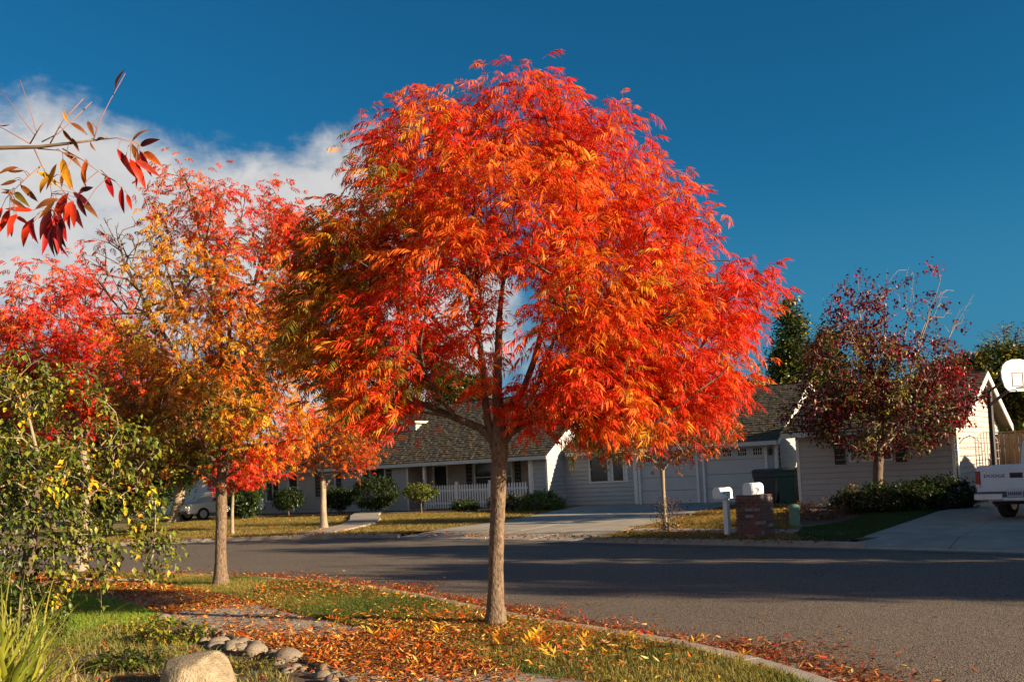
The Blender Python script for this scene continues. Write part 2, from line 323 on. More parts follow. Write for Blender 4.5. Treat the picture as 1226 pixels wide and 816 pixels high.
# ------------------------------------------------------------------ trees
def grow(trunk, trunk_r, ends, tip_r=0.004, ex=2.35, zmin=0.0, wpath=0.35, seg=0.22, r=rng, lift=0.25, extra=()):
    """branch skeleton: trunk polyline, then every end point is joined to the cheapest node so far, far-apart ends first"""
    pos = [np.array(q, float) for q in trunk]; par = [-1] + list(range(len(trunk) - 1)); nT = len(trunk)
    plen = [0.0]
    for i in range(1, nT): plen.append(plen[-1] + np.linalg.norm(pos[i] - pos[i - 1]))
    ends = np.asarray(ends, float); n = len(ends)
    d = np.linalg.norm(ends - pos[-1], axis=1); order = []; dm = np.full(n, 1e9)
    k = int(np.argmax(d))
    for _ in range(n):
        order.append(k); dm = np.minimum(dm, np.linalg.norm(ends - ends[k], axis=1)); dm[order] = -1; k = int(np.argmax(dm))
    A = np.zeros((nT + n * 14 + 60, 3)); A[:nT] = pos; PL = np.zeros(len(A)); PL[:nT] = plen; cnt = nT; par += [0] * (len(A) - nT)
    ok = np.zeros(len(A), bool); ok[:nT] = np.array([q[2] >= zmin for q in pos])
    for k, q in extra:                               # given leaders: polylines that leave trunk node k
        prev = k
        for x in q:
            A[cnt] = x; par[cnt] = prev; PL[cnt] = PL[prev] + np.linalg.norm(x - A[prev]); ok[cnt] = True; prev = cnt; cnt += 1
    tipnode = np.zeros(n, int)
    for e in order:
        p = ends[e]; D = np.linalg.norm(A[:cnt] - p, axis=1)
        cost = D + wpath * PL[:cnt] + 0.9 * np.maximum(0, A[:cnt, 2] - p[2] + .05) + np.where(ok[:cnt], 0, 1e6)
        k = int(np.argmin(cost)); L = D[k]
        if L < 0.02: tipnode[e] = k; continue
        q = par[k] if par[k] >= 0 else k
        d0 = A[k] - A[q]; d0 = d0 / (np.linalg.norm(d0) + 1e-6); dd = (p - A[k]) / L
        c = A[k] + (d0 * .45 + dd * .55 + np.array([0, 0, lift])) * L * .42
        m = int(min(12, max(2, L / seg))); prev = k
        for i in range(1, m + 1):
            t = i / m; x = (1 - t) ** 2 * A[k] + 2 * t * (1 - t) * c + t * t * p
            if i < m: x = x + r.normal(0, .012 + .02 * L / m, 3)
            A[cnt] = x; par[cnt] = prev; PL[cnt] = PL[prev] + np.linalg.norm(x - A[prev]); ok[cnt] = True; prev = cnt; cnt += 1
        tipnode[e] = prev
    A = A[:cnt]; par = np.array(par[:cnt]); w = np.zeros(cnt); w[tipnode] += 1
    for i in range(cnt - 1, 0, -1): w[par[i]] += w[i]
    rr = tip_r * np.maximum(w, .6) ** (1 / ex)
    for i in range(nT): rr[i] = trunk_r[i]
    for i in range(nT, cnt): rr[i] = min(rr[i], rr[par[i]] * .93)
    return A, par, rr, nT, tipnode
def tube_nodes(A, par, rr, idx, n=6, wob=0.0):
    """tubes for the node subset idx; every node makes one ring, joined to its parent's position"""
    idx = np.asarray(idx); p = par[idx]
    d = A[idx] - A[p]; d /= np.linalg.norm(d, axis=1)[:, None] + 1e-9
    ref = np.where(np.abs(d[:, 2:3]) > .9, np.array([[1.0, 0, 0]]), np.array([[0, 0, 1.0]]))
    u = np.cross(d, ref); u /= np.linalg.norm(u, axis=1)[:, None] + 1e-9; v = np.cross(d, u)
    a = np.linspace(0, 2 * np.pi, n, endpoint=False)
    circ = u[:, None, :] * np.cos(a)[None, :, None] + v[:, None, :] * np.sin(a)[None, :, None]
    r1 = rr[idx][:, None, None]; r0 = np.minimum(rr[p], rr[idx] * 1.25)[:, None, None]
    e = d * np.minimum(rr[idx], .02)[:, None] * .5
    V = np.concatenate([(A[p] - e)[:, None, :] + circ * r0, (A[idx] + e)[:, None, :] + circ * r1], 1).reshape(-1, 3)
    base = (np.arange(len(idx)) * 2 * n)[:, None]; j = np.arange(n)[None, :]; jn = (j + 1) % n
    Q = np.stack([base + j, base + jn, base + n + jn, base + n + j], -1).reshape(-1, 4)
    return V, Q
def trunk_mesh(pts, rs, n=14, wob=0.09, r=rng, flare=1.55):
    """smooth trunk with a root flare and a slightly lumpy skin"""
    pts = np.array(pts, float); m = max(8, int(np.linalg.norm(pts[-1] - pts[0]) / .07)); t = np.linspace(0, len(pts) - 1, m)
    i = np.minimum(t.astype(int), len(pts) - 2); f = (t - i)[:, None]; C = pts[i] * (1 - f) + pts[i + 1] * f
    R = np.interp(t, np.arange(len(pts)), rs); hgt = C[:, 2] - C[0, 2]; R = R * (1 + (flare - 1) * np.exp(-hgt / .12))
    a = np.linspace(0, 2 * np.pi, n, endpoint=False); ph = r.uniform(0, 6, 4)
    lump = 1 + wob * (np.sin(a[None] * 3 + ph[0] + hgt[:, None] * 2.1) * .4 + np.sin(a[None] * 2 + ph[1] - hgt[:, None] * 3.7) * .4 + r.normal(0, .35, (m, n)))
    V = np.stack([C[:, 0:1] + np.cos(a) * R[:, None] * lump, C[:, 1:2] + np.sin(a) * R[:, None] * lump, np.repeat(C[:, 2:3], n, 1)], -1).reshape(-1, 3)
    Q = np.array([(k * n + j, k * n + (j + 1) % n, (k + 1) * n + (j + 1) % n, (k + 1) * n + j) for k in range(m - 1) for j in range(n)])
    return V, Q
def blob_points(blobs, n, shell=0.6, r=rng):
    """points in ellipsoids (cx,cy,cz,rx,ry,rz), nearer the skin than the middle; returns points and blob numbers"""
    vol = np.array([(b[3] * b[4] * b[5]) ** (2 / 3) * (b[6] if len(b) > 6 else 1) for b in blobs]); k = r.choice(len(blobs), n, p=vol / vol.sum())
    d = r.normal(size=(n, 3)); d /= np.linalg.norm(d, axis=1)[:, None]; q = r.uniform(0, 1, n) ** (1 / 3 * (1 - shell) + .0001)
    B = np.array([b[:6] for b in blobs])
    return B[k, :3] + d * q[:, None] * B[k, 3:6], k
def plant_tree(name, label, cat, trunk, trunk_r, ends, ek, mixes, tmpl, per_end, lscale, group=None, tip_r=0.004, zmin=0.8, bark=None, twig=None,
               leafm=None, pitch=(-.5, .35), spread=0.07, jit=0.18, nside=5, leaf_parts=0, wpath=0.35, bare=None, lift=0.25, extra=()):
    """tree = trunk + limbs + crown of leaves; coordinates are world ones, the thing stands on trunk[0]"""
    base = np.array(trunk[0], float); root = empty(name, base, 0, label, cat, group)
    A, par, rr, nT, tips = grow(np.array(trunk) - base, trunk_r, np.array(ends) - base, tip_r, zmin=zmin, wpath=wpath, lift=lift, extra=[(k, np.array(q) - base) for k, q in extra])
    V, Q = trunk_mesh(A[:nT], trunk_r); npmesh('trunk', V, Q, None, bark or M['bark'], root, smooth=True)
    # which limb (child of the trunk) each node belongs to
    top = np.full(len(A), -1)
    for i in range(nT, len(A)): top[i] = i if par[i] < nT else top[par[i]]
    roots = [k for k in np.unique(top) if k >= 0]; size = {k: int((top == k).sum()) for k in roots}
    big = sorted(roots, key=lambda k: -size[k])[:10]
    for k in big:
        V, Q = tube_nodes(A, par, rr, np.where(top == k)[0], nside); npmesh('limb', V, Q, None, twig or M['twig'], root, smooth=True)
    rest = [i for i in range(nT, len(A)) if top[i] not in big]
    if rest: V, Q = tube_nodes(A, par, rr, rest, nside); npmesh('twigs', V, Q, None, twig or M['twig'], root, 'stuff', smooth=True)
    pos = []; yaw = []; col = []; sz = []
    cen = np.mean(A[tips], 0); d = A[tips] - A[par[tips]]
    n = len(tips); per = np.full(n, per_end)
    if bare is not None: per = np.where(bare, 0, per)
    e = np.repeat(np.arange(n), per)
    if not len(e): return root
    back = rng.uniform(0, 1, len(e))[:, None] ** 1.5
    pos = A[tips[e]] - d[e] * back + rng.normal(0, spread, (len(e), 3))
    out = A[tips[e]] - cen
    yaw = np.arctan2(out[:, 1], out[:, 0]) + rng.normal(0, 1.25, len(e))
    tipcol = np.zeros((n, 3))
    for b in range(len(mixes)):
        ix = np.where(ek == b)[0]
        if len(ix): tipcol[ix] = palcol(len(ix), mixes[b])
    col = tipcol[e] * (1 + rng.normal(0, .1, (len(e), 1)))
    other = rng.uniform(0, 1, len(e)) < .3
    if other.any():
        for b in range(len(mixes)):
            ix = np.where(other & (ek[e] == b))[0]
            if len(ix): col[ix] = palcol(len(ix), mixes[b])
    sz = lscale * rng.uniform(.75, 1.2, len(e)); pt = rng.uniform(*pitch, len(e)); rl = rng.normal(0, .35, len(e))
    keep = np.ones(len(e), bool)
    if leaf_parts:
        # the leaves that show largest: front of the crown as seen from the pavement, spread over it in cells
        wp = pos + base; cx = np.round(wp[:, 0] / wp[:, 1] / .014).astype(int); cz = np.round((wp[:, 2] - 1.7) / wp[:, 1] / .014).astype(int)
        o = np.argsort(wp[:, 1]); seen = {}
        for i in o:
            seen.setdefault((cx[i], cz[i]), i)
        pick = np.array(sorted(seen.values(), key=lambda i: wp[i, 1])[:leaf_parts])
        keep[pick] = False; lib = {}
        for i in pick:
            kk = (int(rng.integers(len(tmpl))), tuple(np.round(col[i] * 8).astype(int)))
            if kk not in lib:
                V, T, I = tmpl[kk[0]]; J = np.clip(1 + rng.normal(0, jit, (100, 1)), .5, 1.6)
                lib[kk] = npmesh('leaf', V, T, col[i][None, :] * J[I], leafm or M['leaf'], 'mesh')
            o_ = bpy.data.objects.new('leaf', lib[kk]); COL.objects.link(o_); o_.parent = root
            o_.matrix_local = Matrix.Translation(pos[i]) @ Matrix(rotm(yaw[i:i+1], pt[i:i+1], rl[i:i+1])[0]).to_4x4() @ Matrix.Scale(sz[i], 4)
    V, T, Cc = scatter(tmpl, pos[keep], yaw[keep], pt[keep], rl[keep], sz[keep], col[keep], jit)
    npmesh('foliage', V, T, Cc, leafm or M['leaf'], root, kind='stuff')
    return root
CL = [compound(tris=4) for _ in range(9)]
CLs = [compound(L=.20, n=5, l=.075, wd=.021, tris=2, droop=.7) for _ in range(6)]
SL = [simple(.06, .034) for _ in range(5)]
SL2 = [simple(.06, .036, 2) for _ in range(5)]
CLUMP = []
for _ in range(5):                              # loose clump of small leaves for trees far off
    vs = []; ts = []; ii = []; c = 0
    for k in range(9):
        d = rng.normal(size=3); V, T = leaflet(rng.normal(0, .35, 3), d, rng.normal(size=3), rng.uniform(.28, .5), rng.uniform(.16, .26), .15, 2)
        vs.append(V); ts.append(T + c); ii.append(np.full(4, k)); c += 4
    CLUMP.append((np.concatenate(vs), np.concatenate(ts), np.concatenate(ii)))
def pblobs(lst, Y, kz=0.9):
    """(px, py, rx, ry, depth offset, depth radius[, weight]) in photo pixels at distance Y -> ellipsoids"""
    out = []
    for b in lst:
        c = P(b[0], b[1], Y + b[4]); s = (Y + b[4]) / CAM_F
        out.append((c[0], c[1], c[2], b[2] * s, b[5], b[3] * s, b[6] if len(b) > 6 else 1))
    return out

# ------------------------------------------------------------------ ground, road, yards
mb = MB(); mb.quad((-1500, -1500, -.04), (1500, -1500, -.04), (1500, 1500, -.04), (-1500, 1500, -.04)); struct('ground', mb, M['land'])
mb = MB(); mb.quad((-90, -60, 0), (90, -60, 0), (90, 60, 0), (-90, 60, 0)); struct('road', mb, M['asphalt'])
def smooth_line(pts, step=0.5):
    p = [Vector((*q, 0)) for q in pts]; out = []
    for i in range(len(p) - 1):
        a = p[max(i - 1, 0)]; b = p[i]; c = p[i + 1]; d = p[min(i + 2, len(p) - 1)]; n = max(1, int((c - b).length / step))
        for k in range(n):
            t = k / n; q = .5 * ((2 * b) + (c - a) * t + (2 * a - 5 * b + 4 * c - d) * t * t + (3 * b - a - 3 * c + d) * t ** 3); out.append((q.x, q.y))
    out.append((p[-1].x, p[-1].y)); return out
def offset(line, d):                                        # to the left of the direction of travel
    out = []
    for i, q in enumerate(line):
        a = line[max(i - 1, 0)]; b = line[min(i + 1, len(line) - 1)]; t = Vector((b[0] - a[0], b[1] - a[1])).normalized(); out.append((q[0] - t.y * d, q[1] + t.x * d))
    return out
NKT = [tuple(G(x, y, .127)[:2]) for x, y in ((200, 687), (300, 690), (400, 697), (480, 708), (560, 724), (640, 740), (700, 749), (750, 757), (800, 765), (850, 776), (900, 788), (960, 806), (1000, 820))]
NK = offset(smooth_line([(-60, 26), (-30, 24.0), (-16, 21.3), (-10.0, 18.9)] + NKT + [(2.35, 5.9), (2.75, 4.0), (3.4, 1), (4.4, -4), (6, -20)]), .11)
FK = smooth_line([(-60, 33.5), (-25, 30.5), (-14, 29.4), (-8.3, 28.8), (-5.6, 28.1), (-3.45, 26.6), (-1.0, 24.2), (1.57, 21.75), (3.31, 20.1), (5.18, 18.35), (7.1, 16.45), (8.3, 15.2), (14, 9.3), (22, 1.3), (45, -21)])
GZ = .12
mb = MB(); q = offset(NK, -.2); mb.add([(*a, GZ) for a in q] + [(-60, -60, GZ)], [tuple(range(len(q) + 1))]); struct('garden_soil', mb, M['soil'])
in_drive = lambda x, y: (-3.5 < x < 1.5 and y > 20) or (6.3 < x < 12.5 and y < 18)
q = []; deep = offset(FK, 1.7)
for k_, (a_, b_) in enumerate(zip(offset(FK, .14), deep)): q.append(b_ if in_drive(*FK[k_]) else a_)
mb = MB(); mb.add([(*a, GZ) for a in q] + [(90, 60, GZ), (90, 90, GZ), (-90, 90, GZ), (-60, 60, GZ)], [tuple(range(len(q) + 4))[::-1]]); struct('front_lawn', mb, M['turf_dry'])
def kerb(name, line, side, low=None, every=5, gut=.42, gm='kerb', wid=.15):
    """kerb cast in pieces with open joints; side = +1 yard on the left of the line"""
    root = bpy.data.objects.new(name, None); COL.objects.link(root); root['kind'] = 'structure'
    back = offset(line, wid * side); lip = offset(line, -gut * side)
    for i in range(0, len(line) - 1, every):
        j = min(i + every, len(line) - 1)
        if abs(line[i][0]) > 35: continue
        m_ = MB(); g_ = MB()
        for k in range(i, j):
            e0 = .012 if k == i else 0; e1 = .012 if k == j - 1 else 0
            def L(a, b, t): return (a[0] + (b[0] - a[0]) * t, a[1] + (b[1] - a[1]) * t)
            a0, a1 = L(line[k], line[k + 1], e0), L(line[k], line[k + 1], 1 - e1); b0, b1 = L(back[k], back[k + 1], e0), L(back[k], back[k + 1], 1 - e1)
            m0 = L(a0, b0, .16); m1 = L(a1, b1, .16); hgt = .127
            if low and low(*line[k]): hgt = .035
            prof = lambda a, mm, b: [(*a, -.02), (*a, hgt - .02), (*mm, hgt), (*b, hgt), (*b, -.02)]
            n = 5; v = prof(a0, m0, b0) + prof(a1, m1, b1)
            m_.add(v, [(0, 1, 2, 3, 4), (9, 8, 7, 6, 5)] + [(x, (x + 5), (x + 1) % 5 + 5, (x + 1) % 5) for x in range(5)])
            l0, l1 = L(lip[k], lip[k + 1], e0), L(lip[k], lip[k + 1], 1 - e1)
            g_.add([(*a0, .016), (*a1, .016), (*l1, .008), (*l0, .008)], [(0, 1, 2, 3)])
        m_.build('kerb_piece', M['kerb'], root); g_.build('gutter_piece', M[gm], root)
    return root
kerb('near_kerb', NK, -1, wid=.21)
kerb('far_kerb', FK, 1, in_drive, gut=.3, gm='gutter')
def slabs(name, grid, mat, z, gap=.012, thick=.1):
    """grid of corner points (rows x cols) -> separate slabs"""
    root = bpy.data.objects.new(name, None); COL.objects.link(root); root['kind'] = 'structure'
    for i in range(len(grid) - 1):
        for j in range(len(grid[0]) - 1):
            q = [Vector(grid[i][j]), Vector(grid[i][j + 1]), Vector(grid[i + 1][j + 1]), Vector(grid[i + 1][j])]
            c = sum(q, Vector()) / 4; q = [a + (c - a).normalized() * gap for a in q]; dz = RD.uniform(-.003, .003)
            q = [Vector((a.x, a.y, (a.z if len(a) > 2 else 0) + dz)) for a in q]
            m_ = MB(); m_.add([(a.x, a.y, a.z - thick) for a in q] + [(a.x, a.y, a.z) for a in q], [(0, 3, 2, 1), (4, 5, 6, 7), (0, 1, 5, 4), (1, 2, 6, 5), (2, 3, 7, 6), (3, 0, 4, 7)])
            m_.build('slab', mat, root, bevel=.006)
    return root
def lerp(a, b, t): return [x + (y - x) * t for x, y in zip(a, b)]
def poly_at(pts, t):
    t = t * (len(pts) - 1); i = min(int(t), len(pts) - 2); return lerp(pts[i], pts[i + 1], t - i)
# driveway of the long grey house
D1 = []
Ld = [(-3.45, 26.75, .036), (-2.3, 28.0, .13), (.1, 32.5, .13), (1.6, 37.5, .13), (3.1, 41.6, .13)]
Rd = [(1.55, 21.95, .036), (2.5, 23.1, .13), (4.4, 27.5, .13), (7.0, 33.0, .13), (9.7, 37.6, .13)]
D1 = [q_[:2] for q_ in Ld] + [q_[:2] for q_ in Rd[::-1]]
slabs('driveway', [[lerp(Ld[i], Rd[i], j / 4) for j in range(5)] for i in range(5)], M['concrete'], .13)
Ld = [(6.25, 17.45, .04), (7.0, 18.6, .13), (8.9, 21.4, .13), (11.2, 24.8, .13), (14.2, 29.2, .13)]
Rd = [(12.6, 11.0, .04), (13.3, 12.1, .13), (15.4, 15.2, .13), (17.6, 18.4, .13), (20.5, 22.6, .13)]
slabs('truck_driveway', [[lerp(Ld[i], Rd[i], j / 5) for j in range(6)] for i in range(5)], M['concrete'], .13)
a0, a1 = (2.55, 23.35, .132), (6.75, 19.0, .132); nx, ny = .69, .72
slabs('far_sidewalk', [[lerp(a0, a1, t / 4) for t in range(5)], [[v[0] + nx * 1.15, v[1] + ny * 1.15, v[2]] for v in [lerp(a0, a1, t / 4) for t in range(5)]]], M['concrete'], .13)
wl = [(-6.4, 28.75), (-6.0, 30.6), (-5.7, 33.0), (-6.0, 36.5), (-6.6, 40.0), (-6.9, 43.2)]
slabs('front_path', [[(x - .6, y, .15 + .02 * k), (x + .6, y + .25, .15 + .02 * k)] for k, (x, y) in enumerate(wl)], M['concrete'], .13)
# pavement on this side: curves along the street
_far = [(-150, 676), (-60, 680), (20, 684), (75, 690), (150, 695), (232, 706), (300, 720), (350, 733), (420, 748), (480, 759), (545, 778), (600, 798), (640, 811), (720, 818), (800, 828)]
_near = [(-150, 689), (-60, 694), (20, 700), (75, 708), (130, 716), (190, 733), (218, 745), (262, 757), (310, 772), (360, 788), (405, 804), (440, 830), (480, 860), (560, 905), (680, 960)]
swl = smooth_line([tuple(G(x, y, .14)[:2]) for x, y in _far], .35); swr = smooth_line([tuple(G(x, y, .14)[:2]) for x, y in _near], .35)
def resample(line, n):
    L = [0]
    for a, b in zip(line, line[1:]): L.append(L[-1] + math.dist(a, b))
    return [tuple(np.array([np.interp(t, L, [q[0] for q in line]), np.interp(t, L, [q[1] for q in line])])) for t in np.linspace(0, L[-1], n)]
_n = 17; _a, _b = resample(swr, _n), resample(swl, _n)
slabs('sidewalk', [[(*_a[i], .140), (*_b[i], .140)] for i in range(_n)], M['concrete'], .14, gap=.01)
# grass strip between pavement and kerb, and the small lawn behind the pavement
nk_in = offset(NK, -.215); strip_o = [q for q in nk_in if -14 < q[0] < 2.6 and q[1] > 6.4]
STRIP = strip_o + [q for q in swl if q[0] > -14][::-1]
mb = MB(); mb.add([(*q, .127) for q in STRIP], [tuple(range(len(STRIP)))[::-1]]); struct('grass_strip', mb, M['turf'])
LAWN = [q for q in swr if -20 < q[0] < -3.9] + [(-4.4, 9.9), (-5.2, 9.6), (-6.6, 9.9), (-9, 12.0), (-20, 17)]
mb = MB(); mb.add([(*q, .126) for q in LAWN], [tuple(range(len(LAWN)))[::-1]]); struct('side_lawn', mb, M['turf_green'])
H2L = [(5.6, 18.15), (6.25, 17.5), (7.0, 18.6), (8.9, 21.4), (11.2, 24.8), (14.0, 28.6), (13.2, 28.4), (11.2, 26.9), (9.5, 25.2), (8.0, 22.8), (6.6, 21.4), (5.9, 19.6)]
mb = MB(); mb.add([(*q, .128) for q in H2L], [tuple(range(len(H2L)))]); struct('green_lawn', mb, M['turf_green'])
BED = [(6.8, 22.4), (8.1, 23.3), (9.6, 25.6), (11.3, 27.3), (13.6, 28.9), (13.3, 28.6), (9.8, 31.0), (8.2, 29.0), (6.9, 25.2)]
mb = MB(); mb.add([(*q, .124) for q in BED], [tuple(range(len(BED)))]); struct('mulch_bed', mb, M['mulch'])
FB = [(-14.6, 52.2), (1.5, 41.1), (.9, 39.9), (-1.2, 40.8), (-4.4, 42.0), (-6.0, 43.2), (-7.6, 44.6), (-15.5, 50.2)]
mb = MB(); mb.add([(*q, .124) for q in FB], [tuple(range(len(FB)))[::-1]]); struct('planting_bed', mb, M['mulch'])

def inpoly(p, poly):
    x, y = p[:, 0], p[:, 1]; r = np.zeros(len(p), bool); n = len(poly)
    for i in range(n):
        x0, y0 = poly[i]; x1, y1 = poly[(i + 1) % n]
        c = ((y0 > y) != (y1 > y)) & (x < (x1 - x0) * (y - y0) / (y1 - y0 + 1e-12) + x0); r ^= c
    return r
def sample(poly, n, r=rng):
    a = np.array(poly); lo, hi = a.min(0), a.max(0); out = []
    while sum(map(len, out)) < n:
        p = r.uniform(lo, hi, (n * 2, 2)); out.append(p[inpoly(p, poly)])
    return np.concatenate(out)[:n]
def vnoise(p, s, seed=0):
    """cheap smooth noise in 0..1 for patchy scatter"""
    r = np.random.default_rng(seed); k = r.normal(0, 1, (7, 2)) * s; ph = r.uniform(0, 6.28, 7)
    return .5 + .5 * np.tanh(np.sin(p @ k.T + ph).sum(1) * .55)
def blades(name, p, z, hgt, wid, cols, lean=.5, r=rng):
    n = len(p); a = r.uniform(0, 6.28, n); b = r.uniform(0, 6.28, n); hh = hgt * r.uniform(.5, 1.25, n); ww = wid * r.uniform(.7, 1.3, n); ln = hh * lean * r.uniform(.1, 1.3, n)
    c = np.concatenate([p, np.full((n, 1), z)], 1); s = np.stack([np.cos(a), np.sin(a), np.zeros(n)], 1) * ww[:, None] * .5
    m1 = c + np.stack([np.cos(b) * ln * .35, np.sin(b) * ln * .35, hh * .6], 1); t = c + np.stack([np.cos(b) * ln, np.sin(b) * ln, hh], 1)
    V = np.stack([c - s, c + s, m1 - s * .7, m1 + s * .7, t], 1).reshape(-1, 3); k = (np.arange(n) * 5)[:, None, None]
    T = (np.array([(0, 1, 3), (0, 3, 2), (2, 3, 4)])[None] + k).reshape(-1, 3)
    o = npmesh(name, V, T, np.repeat(cols, 5, 0), M['grass']); o['kind'] = 'stuff'; return o
def gcol(n, a, b, r=rng): t = r.uniform(0, 1, (n, 1)) ** 1.2; return np.array(a) * (1 - t) + np.array(b) * t
near = [q for q in STRIP if q[0] > -12]
p = sample(near, 150000); p = p[(p[:, 1] < 22)]; keep = rng.uniform(0, 1, len(p)) < np.clip(1.5 - p[:, 1] / 20, .2, 1) * (.35 + .8 * vnoise(p, 1.6, 3)); p = p[keep]
gt = np.clip(vnoise(p, 2.2, 31)[:, None] * .8 + rng.normal(0, .22, (len(p), 1)), 0, 1)
blades('grass', p, .127, .05, .006, np.array((.07, .115, .015)) * (1 - gt) + np.array((.36, .28, .06)) * gt, .9)
p = sample([q for q in LAWN if q[0] > -9.5], 60000)
blades('lawn_grass', p, .126, .05, .006, gcol(len(p), (.14, .26, .018), (.34, .40, .05)), .7)
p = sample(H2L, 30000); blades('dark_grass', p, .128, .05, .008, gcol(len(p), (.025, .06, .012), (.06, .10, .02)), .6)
FL = [(-16, 29.8), (-8.3, 29.1), (-5.2, 28.3), (-3.4, 27.0), (-2.4, 28.2), (0, 32.5), (1.5, 37.5), (-1, 40.4), (-5, 42), (-16, 50)]
FL2 = [(2.1, 21.6), (5.6, 18.3), (6.5, 21.5), (7.2, 25), (9.6, 31), (9.4, 36.5), (7.1, 33), (4.5, 27.5), (2.5, 23)]
PATH = [(x - .6, y) for x, y in wl] + [(x + .6, y + .25) for x, y in wl[::-1]]; FSW = [a0[:2], a1[:2], (a1[0] + nx * 1.15, a1[1] + ny * 1.15), (a0[0] + nx * 1.15, a0[1] + ny * 1.15)]
def clear(p): return p[~(inpoly(p, PATH) | inpoly(p, FSW) | inpoly(p, D1))]
p = clear(np.concatenate([sample(FL, 80000), sample(FL2, 34000)])); blades('dry_grass', p, .12, .055, .011, gcol(len(p), (.13, .12, .02), (.38, .27, .06)), .9)

# ------------------------------------------------------------------ leaf litter
LIT = []
for k in range(6):
    V, T = leaflet(np.zeros(3), np.array([1, 0, 0.0]), np.array([0, 0, 1.0]), .085, .024, rng.uniform(-.25, .25), 4); LIT.append((V, T, np.zeros(len(V), int)))
def litter(name, p, z, thick, mix, scale=.82, tilt=.27):
    n = len(p); pos = np.concatenate([p, z + rng.uniform(.004, 1, (n, 1)) * thick], 1)
    V, T, Cc = scatter(LIT, pos, rng.uniform(0, 6.28, n), rng.normal(0, tilt, n), rng.normal(0, tilt * 1.3, n), scale * rng.uniform(.6, 1.25, n), palcol(n, mix) * rng.uniform(.65, 1.2, (n, 1)), .25)
    o = npmesh(name, V, T, Cc, M['dryleaf']); o['kind'] = 'stuff'; return o
def along(line, n, o0, o1, lo, hi):
    """points along part of a line (x between lo and hi), offset o0..o1"""
    L = np.array([q for q in line if lo < q[0] < hi and q[1] > 5]); t = rng.uniform(0, len(L) - 1.001, n); i = t.astype(int); f = (t - i)[:, None]
    c = L[i] * (1 - f) + L[i + 1] * f; d = L[i + 1] - L[i]; d /= np.linalg.norm(d, axis=1)[:, None]
    return c + np.stack([-d[:, 1], d[:, 0]], 1) * rng.uniform(o0, o1, (n, 1))
RB = dict(red=1, brown=5, rust=4, tan=2, orange=1, gold=.8)
tri = rng.uniform(0, 1, (11000, 2)); off = .02 + .75 * np.abs(rng.normal(0, .45, 11000))
L0 = along(NK, 11000, 0, .001, -9, 3.0); dd = along(NK, 11000, 0, .001, -9, 3.0)
nkA = np.array([q for q in NK if -9 < q[0] < 3.2 and q[1] > 4.5]); t = rng.uniform(0, len(nkA) - 1.001, 24000); i = t.astype(int); f = (t - i)[:, None]
c = nkA[i] * (1 - f) + nkA[i + 1] * f; dv = nkA[i + 1] - nkA[i]; dv /= np.linalg.norm(dv, axis=1)[:, None]; nv = np.stack([-dv[:, 1], dv[:, 0]], 1)
o_ = np.abs(rng.normal(0, .36, 24000)) * (.55 + .9 * vnoise(c, 2.0, 5)); g = c + nv * (.0 + o_)[:, None]
litter('gutter_leaves', g, .012, .05, dict(red=.6, brown=7, rust=4, orange=.5, tan=1.5, crimson=.8), .8, .25)
p = sample([q for q in STRIP if q[0] > -10], 44000); m = vnoise(p, 1.1, 8); dt = np.linalg.norm(p - np.array([-.6, 9.7]), axis=1)
keep = rng.uniform(0, 1, len(p)) < np.clip(.015 + .36 * m ** 3 + .85 * np.exp(-((p[:, 0] + 1.0) ** 2 / 2.2 + (p[:, 1] - 9.5) ** 2 / 1.1)) + .22 * np.exp(-((p[:, 0] - .7) ** 2 + (p[:, 1] - 8.6) ** 2) / 1.6), 0, 1); litter('strip_leaves', p[keep], .135, .05, dict(rust=4, gold=2.5, red=.6, brown=4, tan=3, straw=1.5, orange=1.2))
SWP = [q for q in swl if -10.5 < q[0] < 1.2 and q[1] > 5] + [q for q in swr if -10.5 < q[0] < 1.2 and q[1] > 5][::-1]
p = sample(SWP, 85000); u = p[:, 1]
dens = np.interp(u, [6.5, 7.2, 7.8, 9.3, 10.2, 11.6, 12.4, 20], [.10, .22, .80, .80, .10, .10, .9, .9]) * np.clip(.2 + 1.1 * vnoise(p, 1.5, 12), 0, 1)
p = p[rng.uniform(0, 1, len(p)) < dens]; litter('pavement_leaves', p, .142, .03, dict(rust=5, gold=2.2, red=.6, brown=3.5, tan=2.5, straw=1.2, orange=1.8))
p = sample([q for q in LAWN if q[0] > -11], 700); p = p[p[:, 0] > -11]; litter('lawn_leaves', p, .15, .03, RB)
p = rng.uniform((0, 5), (9, 15), (260, 2)); p = p[inpoly(p, [(3, 5), (9, 5), (9, 14), (6, 15.5), (1, 13), (1.5, 10)])]; litter('road_leaves', p, .008, .02, RB)
p = np.concatenate([sample(FL, 3000), sample(FL2, 2400), along(FK, 1600, -.5, .4, -20, 6)]); litter('far_leaves', p, .14, .03, dict(brown=5, rust=3, tan=1), 1.5)

# bright compound leaves lying on the ground, each a thing of its own
FLV = []
for nm in ('yellow', 'yellow', 'gold', 'orange', 'red'):
    V, T, I = compound(L=.26, n=5, l=.11, wd=.026, droop=.25); V[:, 2] = -V[:, 2] * .5; V[:, 2] -= V[:, 2].min()
    J = np.clip(1 + rng.normal(0, .2, (100, 1)), .5, 1.4); FLV.append((nm, npmesh('fallen_leaf', V, T, np.array(PAL[nm])[None] * J[I], M['leaf'], 'mesh')))
spots = [(538, 738), (395, 752), (410, 742), (497, 757), (650, 770), (655, 760), (690, 770), (705, 778), (715, 792), (765, 765), (752, 780), (640, 780), (630, 775), (560, 745), (880, 790), (480, 760), (450, 762), (470, 772),
         (530, 760), (600, 772), (672, 790), (735, 770), (780, 775), (820, 775), (520, 784), (355, 742), (590, 790), (430, 757), (505, 770), (545, 792), (612, 762), (697, 800)]
